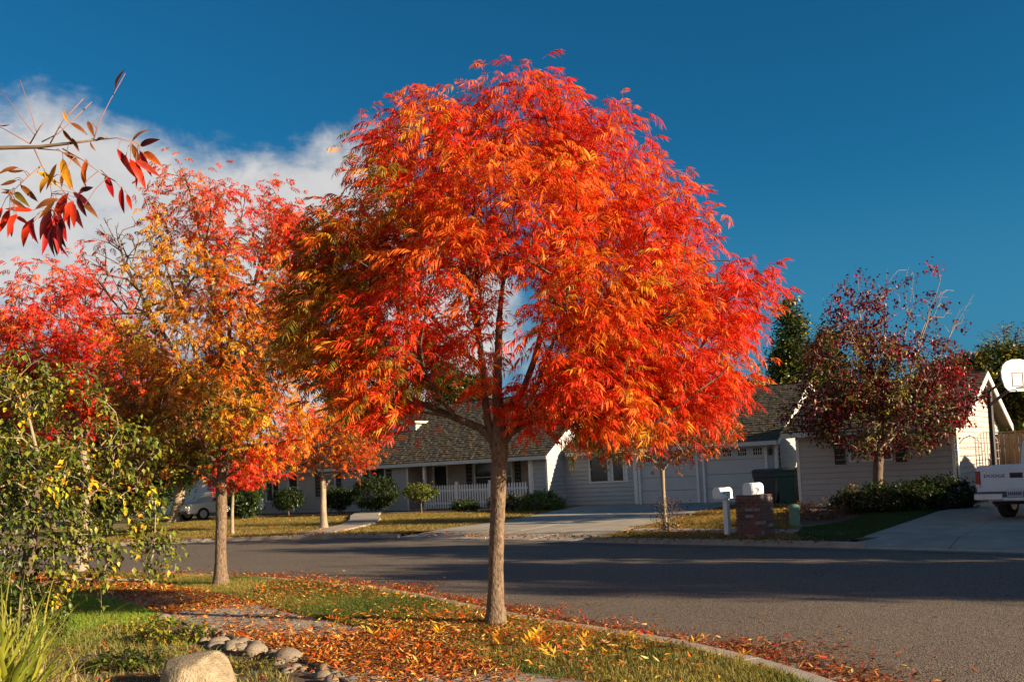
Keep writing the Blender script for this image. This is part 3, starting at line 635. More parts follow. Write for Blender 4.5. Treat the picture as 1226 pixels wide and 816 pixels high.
seqs = [0, 1, 3, 2, 0, 4, 1, 2, 0, 1, 2, 3, 0, 1, 0, 2, 1, 3, 0, 2, 1, 0, 2, 1, 3, 2, 0, 1, 2, 3, 4, 1]
ORD = ['leftmost', 'second from the left', 'third from the left', 'fourth from the left', 'fifth from the left', 'sixth from the left', 'seventh from the left', 'eighth from the left', 'ninth from the left', 'tenth from the left', 'eleventh from the left', 'twelfth from the left', 'thirteenth from the left', 'fourteenth from the left', 'fifteenth from the left', 'sixteenth from the left', 'rightmost', 'x', 'x']
by_x = {}
for (x, y), k in zip(spots, seqs): by_x.setdefault(FLV[k][0], []).append(x)
for k in by_x: by_x[k].sort()
for (x, y), k in zip(spots, seqs):
    q = G(x, y, .15); o = bpy.data.objects.new('fallen_leaf', FLV[k][1]); COL.objects.link(o); o.location = (q[0], q[1], .15)
    o.rotation_euler = (RD.uniform(-.25, .25), RD.uniform(-.5, .1), RD.uniform(0, 6.28)); o.scale = (RD.uniform(.65, .95),) * 3
    nm = FLV[k][0]; j = by_x[nm].index(x); od = 'rightmost' if j == len(by_x[nm]) - 1 else ORD[j]
    tag(o, '%s of the %s feathery leaves fallen near the main trunk' % (od, {'yellow': 'bright yellow', 'gold': 'golden', 'orange': 'orange', 'red': 'red'}[nm]), 'fallen leaf', nm + ' feathery leaves fallen near the main trunk')

# ------------------------------------------------------------------ walls, roofs, windows
def lap(mb, o, d, n, L, z0, z1, openings=(), xlim=None, course=0.19, lip=.03, groove=.022):
    o = Vector(o); d = Vector(d); n = Vector(n); z = z0
    while z < z1 - .01:
        zt = min(z + course, z1); cuts = sorted({z, zt} | {q for op in openings for q in op[2:4] if z < q < zt})
        for za, zb in zip(cuts, cuts[1:]):
            zm = (za + zb) / 2; a, b = xlim(zm) if xlim else (0, L)
            iv = [(a, b)]
            for op in openings:
                if op[2] < zm < op[3]: iv = [s for (p_, q_) in iv for s in ((p_, min(q_, op[0])), (max(p_, op[1]), q_)) if s[1] - s[0] > .01]
            oa = .004 + lip * (1 - (za - z) / course); ob = .004 + lip * (1 - (zb - z) / course)
            for p_, q_ in iv:
                if q_ - p_ < .01: continue
                gz = groove if za == z else 0; A0 = o + d * p_ + n * oa + Vector((0, 0, za + gz)); A1 = o + d * q_ + n * oa + Vector((0, 0, za + gz)); B1 = o + d * q_ + n * ob + Vector((0, 0, zb)); B0 = o + d * p_ + n * ob + Vector((0, 0, zb))
                mb.quad(A0, A1, B1, B0)
                if za == z: mb.quad(A1, A0, A0 - n * (lip + .004), A1 - n * (lip + .004)); g0_ = o + d * p_ + Vector((0, 0, za)); g1_ = o + d * q_ + Vector((0, 0, za)); mb.quad(g0_, g1_, g1_ + Vector((0, 0, gz)), g0_ + Vector((0, 0, gz)))
        z = zt
def shakes(mb, o, u, v, W, L, expo=.2, tile=(.12, .26), th=.03):
    o, u, v = Vector(o), Vector(u).normalized(), Vector(v).normalized(); n = u.cross(v).normalized(); n = n if n.z > 0 else -n; r = RD
    k = 0; y = 0
    while y < L:
        x = -.05 + r.uniform(0, .1)
        while x < W:
            wd = r.uniform(*tile); x1 = min(x + wd - .008, W); t0 = th * r.uniform(.8, 1.7); y0 = y + r.uniform(-.02, .02); y1 = min(y + expo * 1.35, L + .05)
            a, b = o + u * x + v * y0, o + u * x1 + v * y0; c, e = o + u * x1 + v * y1, o + u * x + v * y1
            tn = n * t0; mb.add([a + tn, b + tn, c + n * .006, e + n * .006, a - n * .01, b - n * .01], [(0, 1, 2, 3), (4, 5, 1, 0), (5, 2, 1), (4, 0, 3)])
            x += wd
        y += expo; k += 1
def window(par, u0, u1, z0, z1, w, mull=1, horiz=0, fr=.06, name='window', curtain=None, shutter=None):
    """window in the wall plane w facing -w (house coordinates): frame, panes"""
    m_ = MB(); f0, f1 = w - .035, w + .05
    m_.box(u0, u1, f0, f1, z0 - fr, z0); m_.box(u0, u1, f0, f1, z1, z1 + fr); m_.box(u0 - fr, u0, f0, f1, z0 - fr, z1 + fr); m_.box(u1, u1 + fr, f0, f1, z0 - fr, z1 + fr)
    fo = m_.build(name, M['trim'], par)
    for i in range(mull):
        x = u0 + (u1 - u0) * (i + 1) / (mull + 1); MB().box(x - .025, x + .025, w - .02, w + .04, z0, z1).build('mullion', M['trim'], fo)
    for i in range(horiz):
        z = z0 + (z1 - z0) * (i + 1) / (horiz + 1); MB().box(u0, u1, w - .012, w + .03, z - .016, z + .016).build('glazing_bar', M['trim'], fo)
    n = mull + 1
    for i in range(n):
        a = u0 + (u1 - u0) * i / n; b = u0 + (u1 - u0) * (i + 1) / n
        MB().box(a, b, w + .045, w + .06, z0, z1).build('pane', M['curtain'] if curtain and i in curtain else M['glass'], fo)
    return fo
def shutter(par, u0, u1, z0, z1, w, name='shutter', mat='shutter'):
    m_ = MB(); m_.box(u0, u0 + .04, w - .05, w - .012, z0, z1); m_.box(u1 - .04, u1, w - .05, w - .012, z0, z1); z = z0
    while z < z1 - .02:
        m_.add([(u0 + .04, w - .018, z + .06), (u1 - .04, w - .018, z + .06), (u1 - .04, w - .046, z), (u0 + .04, w - .046, z)], [(0, 1, 2, 3)]); z += .055
    m_.box(u0, u1, w - .018, w - .010, z0, z1)
    return m_.build(name, M[mat], par)

# ---- the long grey house (u along the front to the right, w back from the porch front)
H1 = empty('grey_house', (1.5, 41.2, GZ), rad(-35), 'long grey single storey house with shake roof, porch and two garage doors', 'house')
BZ = 0.0; EZ = 2.48
wl = MB()
op = [(.45, 1.62, .65, 2.2), (2.35, 3.15, .72, 2.1), (5.0, 6.05, .75, 2.05), (8.6, 9.65, .9, 2.22)]
lap(wl, (-19.5, 0, 0), (1, 0, 0), (0, -1, 0), 11.2, BZ, EZ, op)
wl.build('wall', M['siding'], H1); wl = MB(); lap(wl, (-.85, 0, 0), (1, 0, 0), (0, -1, 0), .85, BZ, EZ); wl.build('wall', M['siding'], H1); wl = MB()
RZ = 5.45; RW = 4.6
def gab(z, ez=EZ, w0=0.0, w1=9.2, rz=RZ):
    if z < ez: return (w0, w1)
    t = (z - ez) / (rz - ez); return (w0 + (w1 - w0) / 2 * t, w1 - (w1 - w0) / 2 * t)
lap(wl, (0, 0, 0), (0, 1, 0), (1, 0, 0), 9.2, BZ, RZ - .1, xlim=gab)
wl.build('gable_wall', M['siding'], H1); wl = MB()
lap(wl, (-19.5, 0, 0), (0, 1, 0), (-1, 0, 0), 9.2, BZ, RZ - .1, xlim=gab)
wl.build('gable_wall', M['siding'], H1); wl = MB()
gop = [(1.29, 3.2, 1.02, 2.22), (3.85, 6.48, 0, 2.25), (6.86, 9.46, 0, 2.32)]
lap(wl, (0, 1.5, 0), (1, 0, 0), (0, -1, 0), 9.95, 0, EZ + .05, gop)
wl.build('wall', M['siding'], H1); wl = MB()
lap(wl, (9.95, 1.5, 0), (0, 1, 0), (1, 0, 0), 8.2, 0, 4.7, xlim=lambda z: gab(z, EZ, 0, 8.2, 4.85))
wl.build('gable_wall', M['siding'], H1)
MB().box(-19.4, -.1, 9.0, 9.1, 0, 2.5).box(.1, 9.8, 9.5, 9.6, 0, 2.5).box(-19.4, 9.8, 5, 5.1, 0, 2.5).build('rear_wall', M['siding'], H1)
pw = MB(); lap(pw, (-8.3, 1.6, 0), (1, 0, 0), (0, -1, 0), 7.45, .1, EZ, [(.35, 1.2, .1, 2.15), (2.95, 5.25, .75, 2.2)])
lap(pw, (-8.3, 0, 0), (0, 1, 0), (1, 0, 0), 1.6, .1, EZ); lap(pw, (-.85, 0, 0), (0, 1, 0), (-1, 0, 0), 1.6, .1, EZ)
pw.build('porch_wall', M['porchwall'], H1)
MB().box(-8.3, -.86, 0.0, 1.6, 0, .1).build('porch_floor', M['concrete'], H1)
MB().box(-8.3, -.86, -.3, 1.6, EZ - .01, EZ + .02).build('porch_ceiling', M['trim'], H1)
for x in (-7.25, -.95):
    MB().box(x - .07, x + .07, -.04, .10, 0, EZ - .02).box(x - .1, x + .1, -.07, .13, EZ - .22, EZ - .02).box(x - .09, x + .09, -.06, .12, 0, .16).build('porch_post', M['white'], H1)
for x in (-19.46, -8.34, -.82, -.04): MB().box(x - .05, x + .05, -.035, -.004, 0, EZ).build('corner_board', M['trim'], H1)
for x in (3.62,): MB().box(x - .09, x + .09, 1.44, 1.49, 0, 2.5).build('corner_board', M['trim'], H1)
MB().box(9.86, 9.99, 1.45, 1.49, 0, 2.5).build('corner_board', M['trim'], H1)
window(H1, -19.0, -17.95, .72, 2.15, 0, 1, 0); window(H1, -17.1, -16.4, .78, 2.05, 0, 0, 1); window(H1, -14.45, -13.5, .8, 2.0, 0, 0, 1)
window(H1, -10.85, -9.9, .95, 2.17, 0, 0, 1)
for a, b in ((-14.95, -14.6), (-13.35, -13.0), (-11.35, -11.0), (-9.75, -9.4)): shutter(H1, a, b, .85, 2.1, 0)
window(H1, -5.3, -3.1, .82, 2.15, 1.6, 1, 1)
for a, b in ((-5.85, -5.5), (-2.9, -2.55)): shutter(H1, a, b, .8, 2.15, 1.6)
d = MB().box(-7.93, -7.12, 1.62, 1.66, .1, 2.13).build('front_door', M['dark'], H1)
MB().box(-7.24, -7.2, 1.57, 1.62, 1.05, 1.12).build('handle', M['chrome'], d)
MB().box(-8.02, -7.93, 1.56, 1.64, .1, 2.2).box(-7.12, -7.04, 1.56, 1.64, .1, 2.2).box(-7.93, -7.12, 1.56, 1.64, 2.13, 2.2).build('door_frame', M['trim'], H1)
# garage wing openings
wi = window(H1, 1.33, 3.16, 1.06, 2.18, 1.5, 1, 0, curtain=None)
for a, b in ((2.27, 2.47), (2.98, 3.14)): shutter(wi, a, b, 1.08, 2.16, 1.575, 'louvre', 'white')
for g0, g1, top_, n in ((3.85, 6.48, 2.25, 4), (6.86, 9.46, 2.32, 4)):
    gd = empty('garage_door', (0, 0, 0)); gd.parent = H1
    hh = top_ / 4
    for i in range(4):
        zc = i * hh
        if i < 3:
            pnl = MB().box(g0, g1, 1.57, 1.61, zc + .006, zc + hh - .006).build('door_panel', M['garage'], gd, bevel=.008)
        else:
            m_ = MB(); m_.box(g0, g1, 1.57, 1.61, zc + .006, zc + .15); m_.box(g0, g1, 1.57, 1.61, zc + .42, zc + hh)
            xs = [g0 + (g1 - g0) * (k + .5) / n for k in range(n)]; prev = g0
            for x in xs: m_.box(prev, x - .2, 1.57, 1.61, zc + .15, zc + .42); prev = x + .2
            m_.box(prev, g1, 1.57, 1.61, zc + .15, zc + .42); pnl = m_.build('window_panel', M['garage'], gd)
            for x in xs:
                MB().box(x - .2, x + .2, 1.592, 1.60, zc + .15, zc + .42).build('pane', M['dark'], gd)
                MB().box(x - .2, x - .185, 1.565, 1.59, zc + .15, zc + .42).box(x + .185, x + .2, 1.565, 1.59, zc + .15, zc + .42).box(x - .0905 - .008, x - .0905 + .008, 1.567, 1.59, zc + .15, zc + .42).box(x + .0905 - .008, x + .0905 + .008, 1.567, 1.59, zc + .15, zc + .42) \
                    .box(x - .185, x + .185, 1.569, 1.59, zc + .277, zc + .293).box(x - .008, x + .008, 1.566, 1.59, zc + .15, zc + .42).build('muntin', M['white'], gd)
    MB().box(g0 - .1, g0, 1.45, 1.6, 0, top_ + .08).box(g1, g1 + .1, 1.45, 1.6, 0, top_ + .08).box(g0, g1, 1.45, 1.6, top_, top_ + .08).build('door_frame', M['trim'], H1)
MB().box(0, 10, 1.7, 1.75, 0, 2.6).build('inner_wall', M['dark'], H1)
def lantern(x, w):
    m_ = MB(); m_.box(x - .05, x + .05, w - .03, w, 1.95, 2.12); m_.tube([(x, w - .02, 2.1), (x, w - .1, 2.17), (x, w - .14, 2.12)], .012, 6); m_.lathe([(.03, .24), (.09, .2), (.075, .19), (.075, .02), (.05, 0), (.02, -.03)], 8, (x, w - .14, 1.86)); m_.build('lantern', M['steel'], H1)
lantern(9.71, 1.5); lantern(3.42, 1.5)
# roofs
def gable_roof(par, u0, u1, w0, wr, w1, ez, rz, over=.5, expo=.2, th=.12, rear=True, name='roof'):
    sl_ = (rz - ez) / (wr - w0); e0 = w0 - over; ze = ez - over * sl_; L = math.hypot(wr - e0, rz - ze); W = u1 - u0
    m_ = MB(); poly = [(e0, ze), (wr, rz), (w1 + over, ze), (w1 + over, ze + th), (wr, rz + th), (e0, ze + th)]
    m_.ext([(u0, a, b) for a, b in poly], (W, 0, 0)); ro = m_.build(name, M['shake'], par)
    s_ = MB(); v = Vector((0, wr - e0, rz - ze)).normalized(); shakes(s_, (u0 - .04, e0 - .04, ze + th), (1, 0, 0), v, W + .08, L, expo)
    if rear: v2 = Vector((0, -(w1 + over - wr), rz - ze)).normalized(); shakes(s_, (u0 - .04, w1 + over + .04, ze + th), (1, 0, 0), v2, W + .08, L, expo * 1.6, (.3, .5))
    tag(s_.build('shingle', M['shake'], par), kind='stuff')
    m_ = MB(); u = u0
    while u < u1: m_.box(u, min(u + .3, u1), wr - .11, wr + .11, rz + th + RD.uniform(0, .012), rz + th + .04); u += .28
    m_.build('ridge_cap', M['shake'], par)
    MB().box(u0, u1, e0 - .07, e0 - .03, ze - .06, ze + th - .012).build('fascia', M['fascia'], par)
    return e0, ze
gable_roof(H1, -19.95, .32, 0, RW, 9.2, EZ + .06, RZ)
gable_roof(H1, .36, 10.15, 1.5, 5.6, 9.7, EZ + .08, 4.85, .45)
def bargeboard(par, u, w0, wr, w1, ez, rz, over, mat, t=.05, dep=.2):
    sl_ = (rz - ez) / (wr - w0); ze = ez - over * sl_; top_ = .13
    m_ = MB(); a = [(u, w0 - over, ze + top_ - dep), (u, wr, rz + top_ - dep), (u, wr, rz + top_), (u, w0 - over, ze + top_)]; m_.ext(a, (t, 0, 0)); m_.build('bargeboard', mat, par)
    m_ = MB(); a = [(u, w1 + over, ze + top_ - dep), (u, wr, rz + top_ - dep), (u, wr, rz + top_), (u, w1 + over, ze + top_)]; m_.ext(a, (t, 0, 0)); m_.build('bargeboard', mat, par)
bargeboard(H1, .325, 0, RW, 9.2, EZ + .06, RZ, .5, M['trim'], .03); bargeboard(H1, 10.16, 1.5, 5.6, 9.7, EZ + .08, 4.85, .45, M['trim'])
# dormer with a white right-hand cheek
dm = MB(); lap(dm, (-9.6, 2.2, 0), (0, 1, 0), (1, 0, 0), 3.0, 3.6, 4.5, course=.15); lap(dm, (-12.2, 2.2, 0), (1, 0, 0), (0, -1, 0), 2.6, 3.55, 4.5)
dmo = dm.build('dormer', M['siding_light'], H1); MB().box(-12.5, -9.35, 1.9, 5.0, 4.5, 4.6).build('dormer_roof', M['trim'], dmo)

# ---- picket fence of the porch
pf = empty('picket_fence', (1.5, 41.2, GZ), rad(-35), 'white picket fence along the front of the porch', 'fence')
MB().box(-7.12, -1.05, -.13, -.09, .28, .37).build('rail', M['white'], pf); MB().box(-7.12, -1.05, -.13, -.09, .88, .97).build('rail', M['white'], pf)
pkm = MB().ext([(-.04, 0, .08), (.04, 0, .08), (.04, 0, 1.14), (0, 0, 1.21), (-.04, 0, 1.14)], (0, .025, 0)).mesh('picket'); pkm.materials.append(M['white'])
for i in range(40):
    x = -7.08 + i * .1525
    o = part('picket', pkm, pf); o.location = (x, -.158, 0)
for x in (-5.11, -3.12): MB().box(x - .06, x + .06, -.2, -.08, 0, 1.3).ext([(x - .08, -.22, 1.3), (x + .08, -.22, 1.3), (x + .08, -.06, 1.3), (x - .08, -.06, 1.3)], (0, 0, .04)).build('fence_post', M['white'], pf)

# ---- the white neighbour house on the right
H2 = empty('white_house', (9.6, 31.2, GZ), rad(-37), 'pale single storey house with dark shutters and white gable behind the dark red tree', 'house')
W2 = MB(); lap(W2, (0, 0, 0), (1, 0, 0), (0, -1, 0), 4.95, 0, 2.6, [(1.75, 3.1, 1.45, 2.4)], course=.185)
g2 = lambda z: gab(z, 2.55, 0, 7.4, 4.1)
W2.build('wall', M['siding_light'], H2); W2 = MB()
lap(W2, (4.95, 0, 0), (0, 1, 0), (1, 0, 0), 7.4, 0, 4.05, xlim=g2, course=.185); W2.build('gable_wall', M['siding_light'], H2); W2 = MB(); lap(W2, (0, 0, 0), (0, 1, 0), (-1, 0, 0), 7.4, 0, 4.05, xlim=g2, course=.185)
W2.build('gable_wall', M['siding_light'], H2); W2 = MB().box(.05, 4.9, 7.2, 7.35, 0, 2.5); W2.build('rear_wall', M['siding_light'], H2)
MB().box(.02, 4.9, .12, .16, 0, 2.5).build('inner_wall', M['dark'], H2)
for x in (.05, 4.9): MB().box(x - .05, x + .05, -.04, -.004, 0, 2.55).build('corner_board', M['trim'], H2)
MB().box(4.98, 5.02, -.02, .1, 0, 2.55).build('corner_board', M['trim'], H2)
window(H2, 1.8, 3.05, 1.5, 2.35, 0, 1, 0, curtain=(0,)); shutter(H2, 1.28, 1.62, 1.38, 2.42, 0); shutter(H2, 3.2, 3.54, 1.38, 2.42, 0)
gable_roof(H2, -.3, 5.35, 0, 3.7, 7.4, 2.6, 4.15, .5); bargeboard(H2, 5.36, 0, 3.7, 7.4, 2.6, 4.15, .5, M['white'], .04, .22)
MB().box(.3, 4.6, -.03, .0, -.1, .12).build('footing', M['concrete'], H2)
# trellis arch against its sunlit wall
tr = empty('trellis', H2.matrix_basis @ Vector((5.45, .35, 0)), rad(-37), 'pink wire trellis with an arched top beside the white gable wall', 'trellis')
for i in range(9):
    y = i * .48; t = MB(); hh = 1.95 + .28 * math.sin(math.pi * i / 8); t.tube([(0, y, 0), (0, y, hh)], .014, 5); t.build('upright', M['trellis'], tr)
for j in range(7): MB().tube([(.02, 0, .25 + j * .27), (.02, 3.84, .25 + j * .27)], .011, 5).build('wire', M['trellis'], tr)
MB().tube([(0, i * .48 / 2, 1.95 + .28 * math.sin(math.pi * i / 16)) for i in range(17)], .016, 5).build('arch', M['trellis'], tr)

# ------------------------------------------------------------------ street furniture
def mailbox(par, x0, L=.48, wd=.17, hh=.24, z=0.0):
    """dome-topped box along local y (door at y=0), underside at z"""
    pr_ = [(-wd / 2, 0), (wd / 2, 0), (wd / 2, hh - wd / 2)] + [(wd / 2 * math.cos(a), hh - wd / 2 + wd / 2 * math.sin(a)) for a in np.linspace(.3, math.pi - .3, 9)] + [(-wd / 2, hh - wd / 2)]
    b = MB().ext([(a, 0.012, z + q) for a, q in pr_], (0, L - .012, 0)).build('box', M['white'], par, bevel=.004)
    k = 1.06; MB().ext([(a * k, -.012, z + q * k - .003) for a, q in pr_], (0, .024, 0)).build('door', M['white'], par)
    return b
es_rot = math.atan2(-.69, .72)
base = G(871.5, 641, GZ)
m1 = empty('mailbox', (base[0], base[1], GZ), es_rot, 'white mailbox on a white wooden post at the kerb', 'mailbox')
MB().box(-.055, .055, -.055, .055, -.1, .82).build('post', M['white'], m1, bevel=.006)
MB().box(-.09, .09, -.34, .16, .82, .85).build('shelf', M['white'], m1)
bx = empty('mailbox_body', (0, -.36, .85)); bx.parent = m1; mailbox(bx, 0, .5, .19, .22)
MB().tube([(.098, .14, .10), (.104, .14, .10)], .028, 10).box(.0965, .1, .2, .33, .10, .115).box(.0965, .1, .22, .36, .065, .08).box(.0965, .1, .22, .36, .04, .052).build('number_marks', M['steel'], bx)
MB().box(-.105, -.1, .05, .08, .1, .26).build('flag', M['red'], bx)
base = G(897.5, 643, GZ)
m2 = empty('brick_mailbox', (base[0], base[1], GZ), es_rot, 'white mailbox on top of a reddish brick pillar at the kerb', 'mailbox')
m_ = MB().box(-.27, .27, .02, .54, -.05, .86); m_.build('pillar_core', M['mortar'], m2)
def bricks(par, z0, rows, x0, x1, y0, y1):
    bl, bh, bd = .20, .058, .09; me = {}
    for k, m_ in enumerate(M['bricks']): me[k] = MB().box(0, bl, 0, bd, 0, bh).mesh('brick'); me[k].materials.append(m_)
    for r_ in range(rows):
        z = z0 + r_ * .07; sh = .105 if r_ % 2 else 0; t = z / .9; e = .045 * max(0, (t - .72) / .28)
        for face in range(4):
            Lw = (x1 - x0) if face % 2 == 0 else (y1 - y0); s = 0 - sh
            while s < Lw - .02:
                a = max(s, 0); b = min(s + bl, Lw); L = b - a
                if L > .03:
                    o = part('brick', me[RD.choices(range(4), (3, 3, 2 if face == 1 else 1, 2))[0]], par); o.scale = (L / bl, 1, 1); p_ = RD.uniform(-.004, .006); ins = e if face in (1,) else 0
                    if face == 0: o.location = (x0 + a, y0 - .012 + p_, z)
                    elif face == 1: o.location = (x1 + .012 + p_ - ins, y0 + a, z); o.rotation_euler = (0, 0, math.pi / 2)
                    elif face == 2: o.location = (x1 - a, y1 + .012 + p_, z); o.rotation_euler = (0, 0, math.pi)
                    else: o.location = (x0 - .012 - p_, y1 - a, z); o.rotation_euler = (0, 0, -math.pi / 2)
                s += bl + .01
bricks(m2, 0, 12, -.28, .28, 0, .56)
for k in range(5):
    o = part('brick', MB().box(0, .56, 0, .1, 0, .05).mesh('brick'), m2, M['bricks'][k % 2]); o.location = (-.28, .005 + k * .112, .845)
bx = empty('mailbox_body', (0, .02, .9)); bx.parent = m2; mailbox(bx, 0, .52, .2, .25)
MB().box(.1015, .105, .14, .20, .115, .14).box(.1015, .105, .21, .27, .11, .135).box(.1015, .105, .28, .33, .105, .125).box(.1015, .105, .24, .30, .075, .09).build('number_marks', M['steel'], bx)
base = G(952, 629, GZ)
pd = empty('utility_pedestal', (base[0], base[1], GZ), 0, 'short green utility pedestal with a domed cap on the lawn edge', 'pedestal')
MB().lathe([(.15, -.05), (.15, .03), (.125, .035), (.125, .40)], 18).build('post', M['pedestal'], pd, smooth=False); MB().lathe([(.138, .40), (.138, .46), (.12, .50), (.07, .525), (.01, .53)], 18).build('cap', M['pedestal'], pd)
def bin_(name, label, loc, rz, mat, w_, d_, hh):
    o = empty(name, loc, rz, label, 'wheelie bin', None)
    a, b = .39, .5; m_ = MB(); q = [(-w_ * a, -d_ * a), (w_ * a, -d_ * a), (w_ * a, d_ * a), (-w_ * a, d_ * a)]; t = [(-w_ * b, -d_ * b), (w_ * b, -d_ * b), (w_ * b, d_ * b), (-w_ * b, d_ * b)]
    m_.add([(*v, .06) for v in q] + [(*v, hh * .78) for v in t] + [(v[0] * 1.06, v[1] * 1.06, hh * .79) for v in t] + [(v[0] * 1.10, v[1] * 1.10, hh * .95) for v in t],
           [(3, 2, 1, 0), (12, 13, 14, 15)] + [(k * 4 + i, k * 4 + (i + 1) % 4, k * 4 + 4 + (i + 1) % 4, k * 4 + 4 + i) for k in range(3) for i in range(4)])
    m_.build('body', mat, o, bevel=.02)
    W_, D_ = w_ * .57, d_ * .57
    MB().ext([(-W_, -D_ - .03, hh * .95), (-W_, D_, hh * .96), (-W_, D_, hh * 1.0), (-W_, 0, hh * 1.05), (-W_, -D_ - .03, hh * .985)], (2 * W_, 0, 0)).build('lid', mat, o, bevel=.012)
    for s in (-1, 1): MB().tube([(s * w_ * .34, d_ * .46, .12), (s * w_ * .43, d_ * .46, .12)], .12, 14).build('wheel', M['rubber'], o)
    MB().tube([(-w_ * .3, d_ * .62, hh * .93), (w_ * .3, d_ * .62, hh * .93)], .018, 6).build('handle', mat, o)
    return o
q = P(919, 600, 35.6); bin_('wheelie_bin', 'dark grey wheelie bin in front of the garage corner, left of the green one', (q[0], q[1], GZ), rad(-25), M['bin_grey'], .82, .82, 1.25)
q = P(945.5, 600, 34.9); bin_('wheelie_bin', 'dark green wheelie bin standing against the corner of the white house', (q[0], q[1], GZ), rad(-37), M['bin_green'], .68, .72, 1.27)
q = P(934, 600, 36.6); bin_('wheelie_bin', 'black wheelie bin half hidden between the grey and the green bins', (q[0], q[1], GZ), rad(-30), M['rubber'], .6, .7, 1.15)

# ------------------------------------------------------------------ pickup truck
TK = empty('pickup_truck', (10.72, 21.45, .13), rad(-49), 'white pickup truck parked tail to the street on the right driveway', 'truck')
TW = 1.78; zb = .50; zt = 1.24
bd = MB(); prof = [(0, zb + .12), (.02, zt - .06), (.06, zt), (.09, zt), (.09, zb + .12)]
for s, x in ((1, 0), (-1, TW)):
    bd.ext([(x + s * a, .03, b) for a, b in [(0, zb + .1), (.0, zt - .1), (.045, zt), (.13, zt), (.13, zb + .1)]], (0, 2.35, 0))
bd.box(.13, TW - .13, .1, 2.35, zb + .12, zb + .18).box(.1, TW - .1, 2.33, 2.38, zb, zt).box(.2, TW - .2, .12, 5.2, zb - .12, zb + .12)
bd.build('bed', M['truck'], TK, bevel=.02)
tg = MB(); tg.box(.105, TW - .105, 0.0, .07, zb + .14, zt + .01); tgo = tg.build('tailgate', M['truck'], TK, bevel=.018)
MB().box(.16, TW - .16, -.012, .004, zb + .2, zb + .34).box(.16, TW - .16, -.008, .004, zt - .1, zt - .06).build('tailgate_rib', M['truck'], tgo, bevel=.005)
hm = MB().box(TW / 2 - .14, TW / 2 + .14, -.012, .012, zt - .29, zt - .17).build('tailgate_recess', M['steel'], tgo, bevel=.03); MB().box(TW / 2 - .1, TW / 2 + .1, -.022, -.012, zt - .26, zt - .20).build('handle', M['dark'], hm)
fc = bpy.data.curves.new('lettering', 'FONT'); fc.body = 'DODGE'; fc.size = .105; fc.extrude = .004; fc.space_character = 1.12; fo = bpy.data.objects.new('tmp', fc); COL.objects.link(fo)
bpy.context.view_layer.update(); me = bpy.data.meshes.new_from_object(fo.evaluated_get(bpy.context.evaluated_depsgraph_get())); bpy.data.objects.remove(fo)
lt = part('lettering', me, tgo, M['blue_ink']); lt.rotation_euler = (math.pi / 2, 0, 0); lt.location = (.19, -.006, zt - .27)
wmax = max(v.co.x for v in me.vertices); lt.scale = (.46 / wmax, 1, 1)
for x0, x1 in ((.0, .10), (TW - .10, TW)):
    tl = MB().box(x0, x1, -.006, .05, zt - .42, zt - .12).build('tail_light', M['red'], TK, bevel=.008); MB().box(x0, x1, -.007, .05, zt - .49, zt - .425).build('reversing_lens', M['lens'], tl)
bp = MB(); bp.box(.0, .62, -.16, .0, .46, .60).box(TW - .62, TW, -.16, 0, .46, .60).box(.62, TW - .62, -.15, -.02, .44, .52).build('bumper', M['chrome'], TK, bevel=.02)
MB().box(.62, TW - .62, -.13, -.06, .525, .64).box(.0, TW, -.06, .02, .56, .64).build('step_pad', M['bin_grey'], TK)
pl = MB().box(.72, 1.06, -.145, -.135, .53, .68).build('number_plate', M['plate'], TK); m_ = MB()
for i in range(7): m_.box(.745 + i * .043, .772 + i * .043, -.149, -.1452, .565, .64)
m_.build('plate_marks', M['blue_ink'], pl)
for x in (.16, TW - .16 - .26):
    for y in (1.0, 4.35):
        wlx = MB(); wlx.tube([(x, y, .37), (x + .03, y, .37), (x + .23, y, .37), (x + .26, y, .37)], [.33, .37, .37, .33], 22); wo_ = wlx.build('wheel', M['rubber'], TK); MB().tube([(x - .01, y, .37), (x + .27, y, .37)], .2, 14).build('rim', M['chrome'], wo_)
MB().box(.3, TW - .3, .1, 5.1, .35, .42).tube([(.2, 1.0, .37), (TW - .2, 1.0, .37)], .07, 8).build('chassis', M['rubber'], TK)
cb = MB(); cb.ext([(.1, 2.42, .5), (.1, 2.42, 1.22), (.1, 2.62, 1.78), (.1, 3.75, 1.80), (.1, 4.35, 1.25), (.1, 4.45, .5)], (TW - .2, 0, 0)); cb.ext([(.03, 4.45, .5), (.03, 4.45, 1.2), (.03, 5.55, 1.08), (.03, 5.6, .5)], (TW - .06, 0, 0)); cbo = cb.build('cab', M['truck'], TK, bevel=.04)
MB().ext([(.3, 2.46, 1.28), (TW - .3, 2.46, 1.28), (TW - .36, 2.6, 1.72), (.36, 2.6, 1.72)], (0, -.02, -.002)).build('rear_window', M['glass'], cbo)
for x in (.09, TW - .096): MB().ext([(x, 2.75, 1.28), (x, 3.95, 1.28), (x, 3.62, 1.74), (x, 2.85, 1.74)], (.006, 0, 0)).build('side_window', M['glass'], cbo)

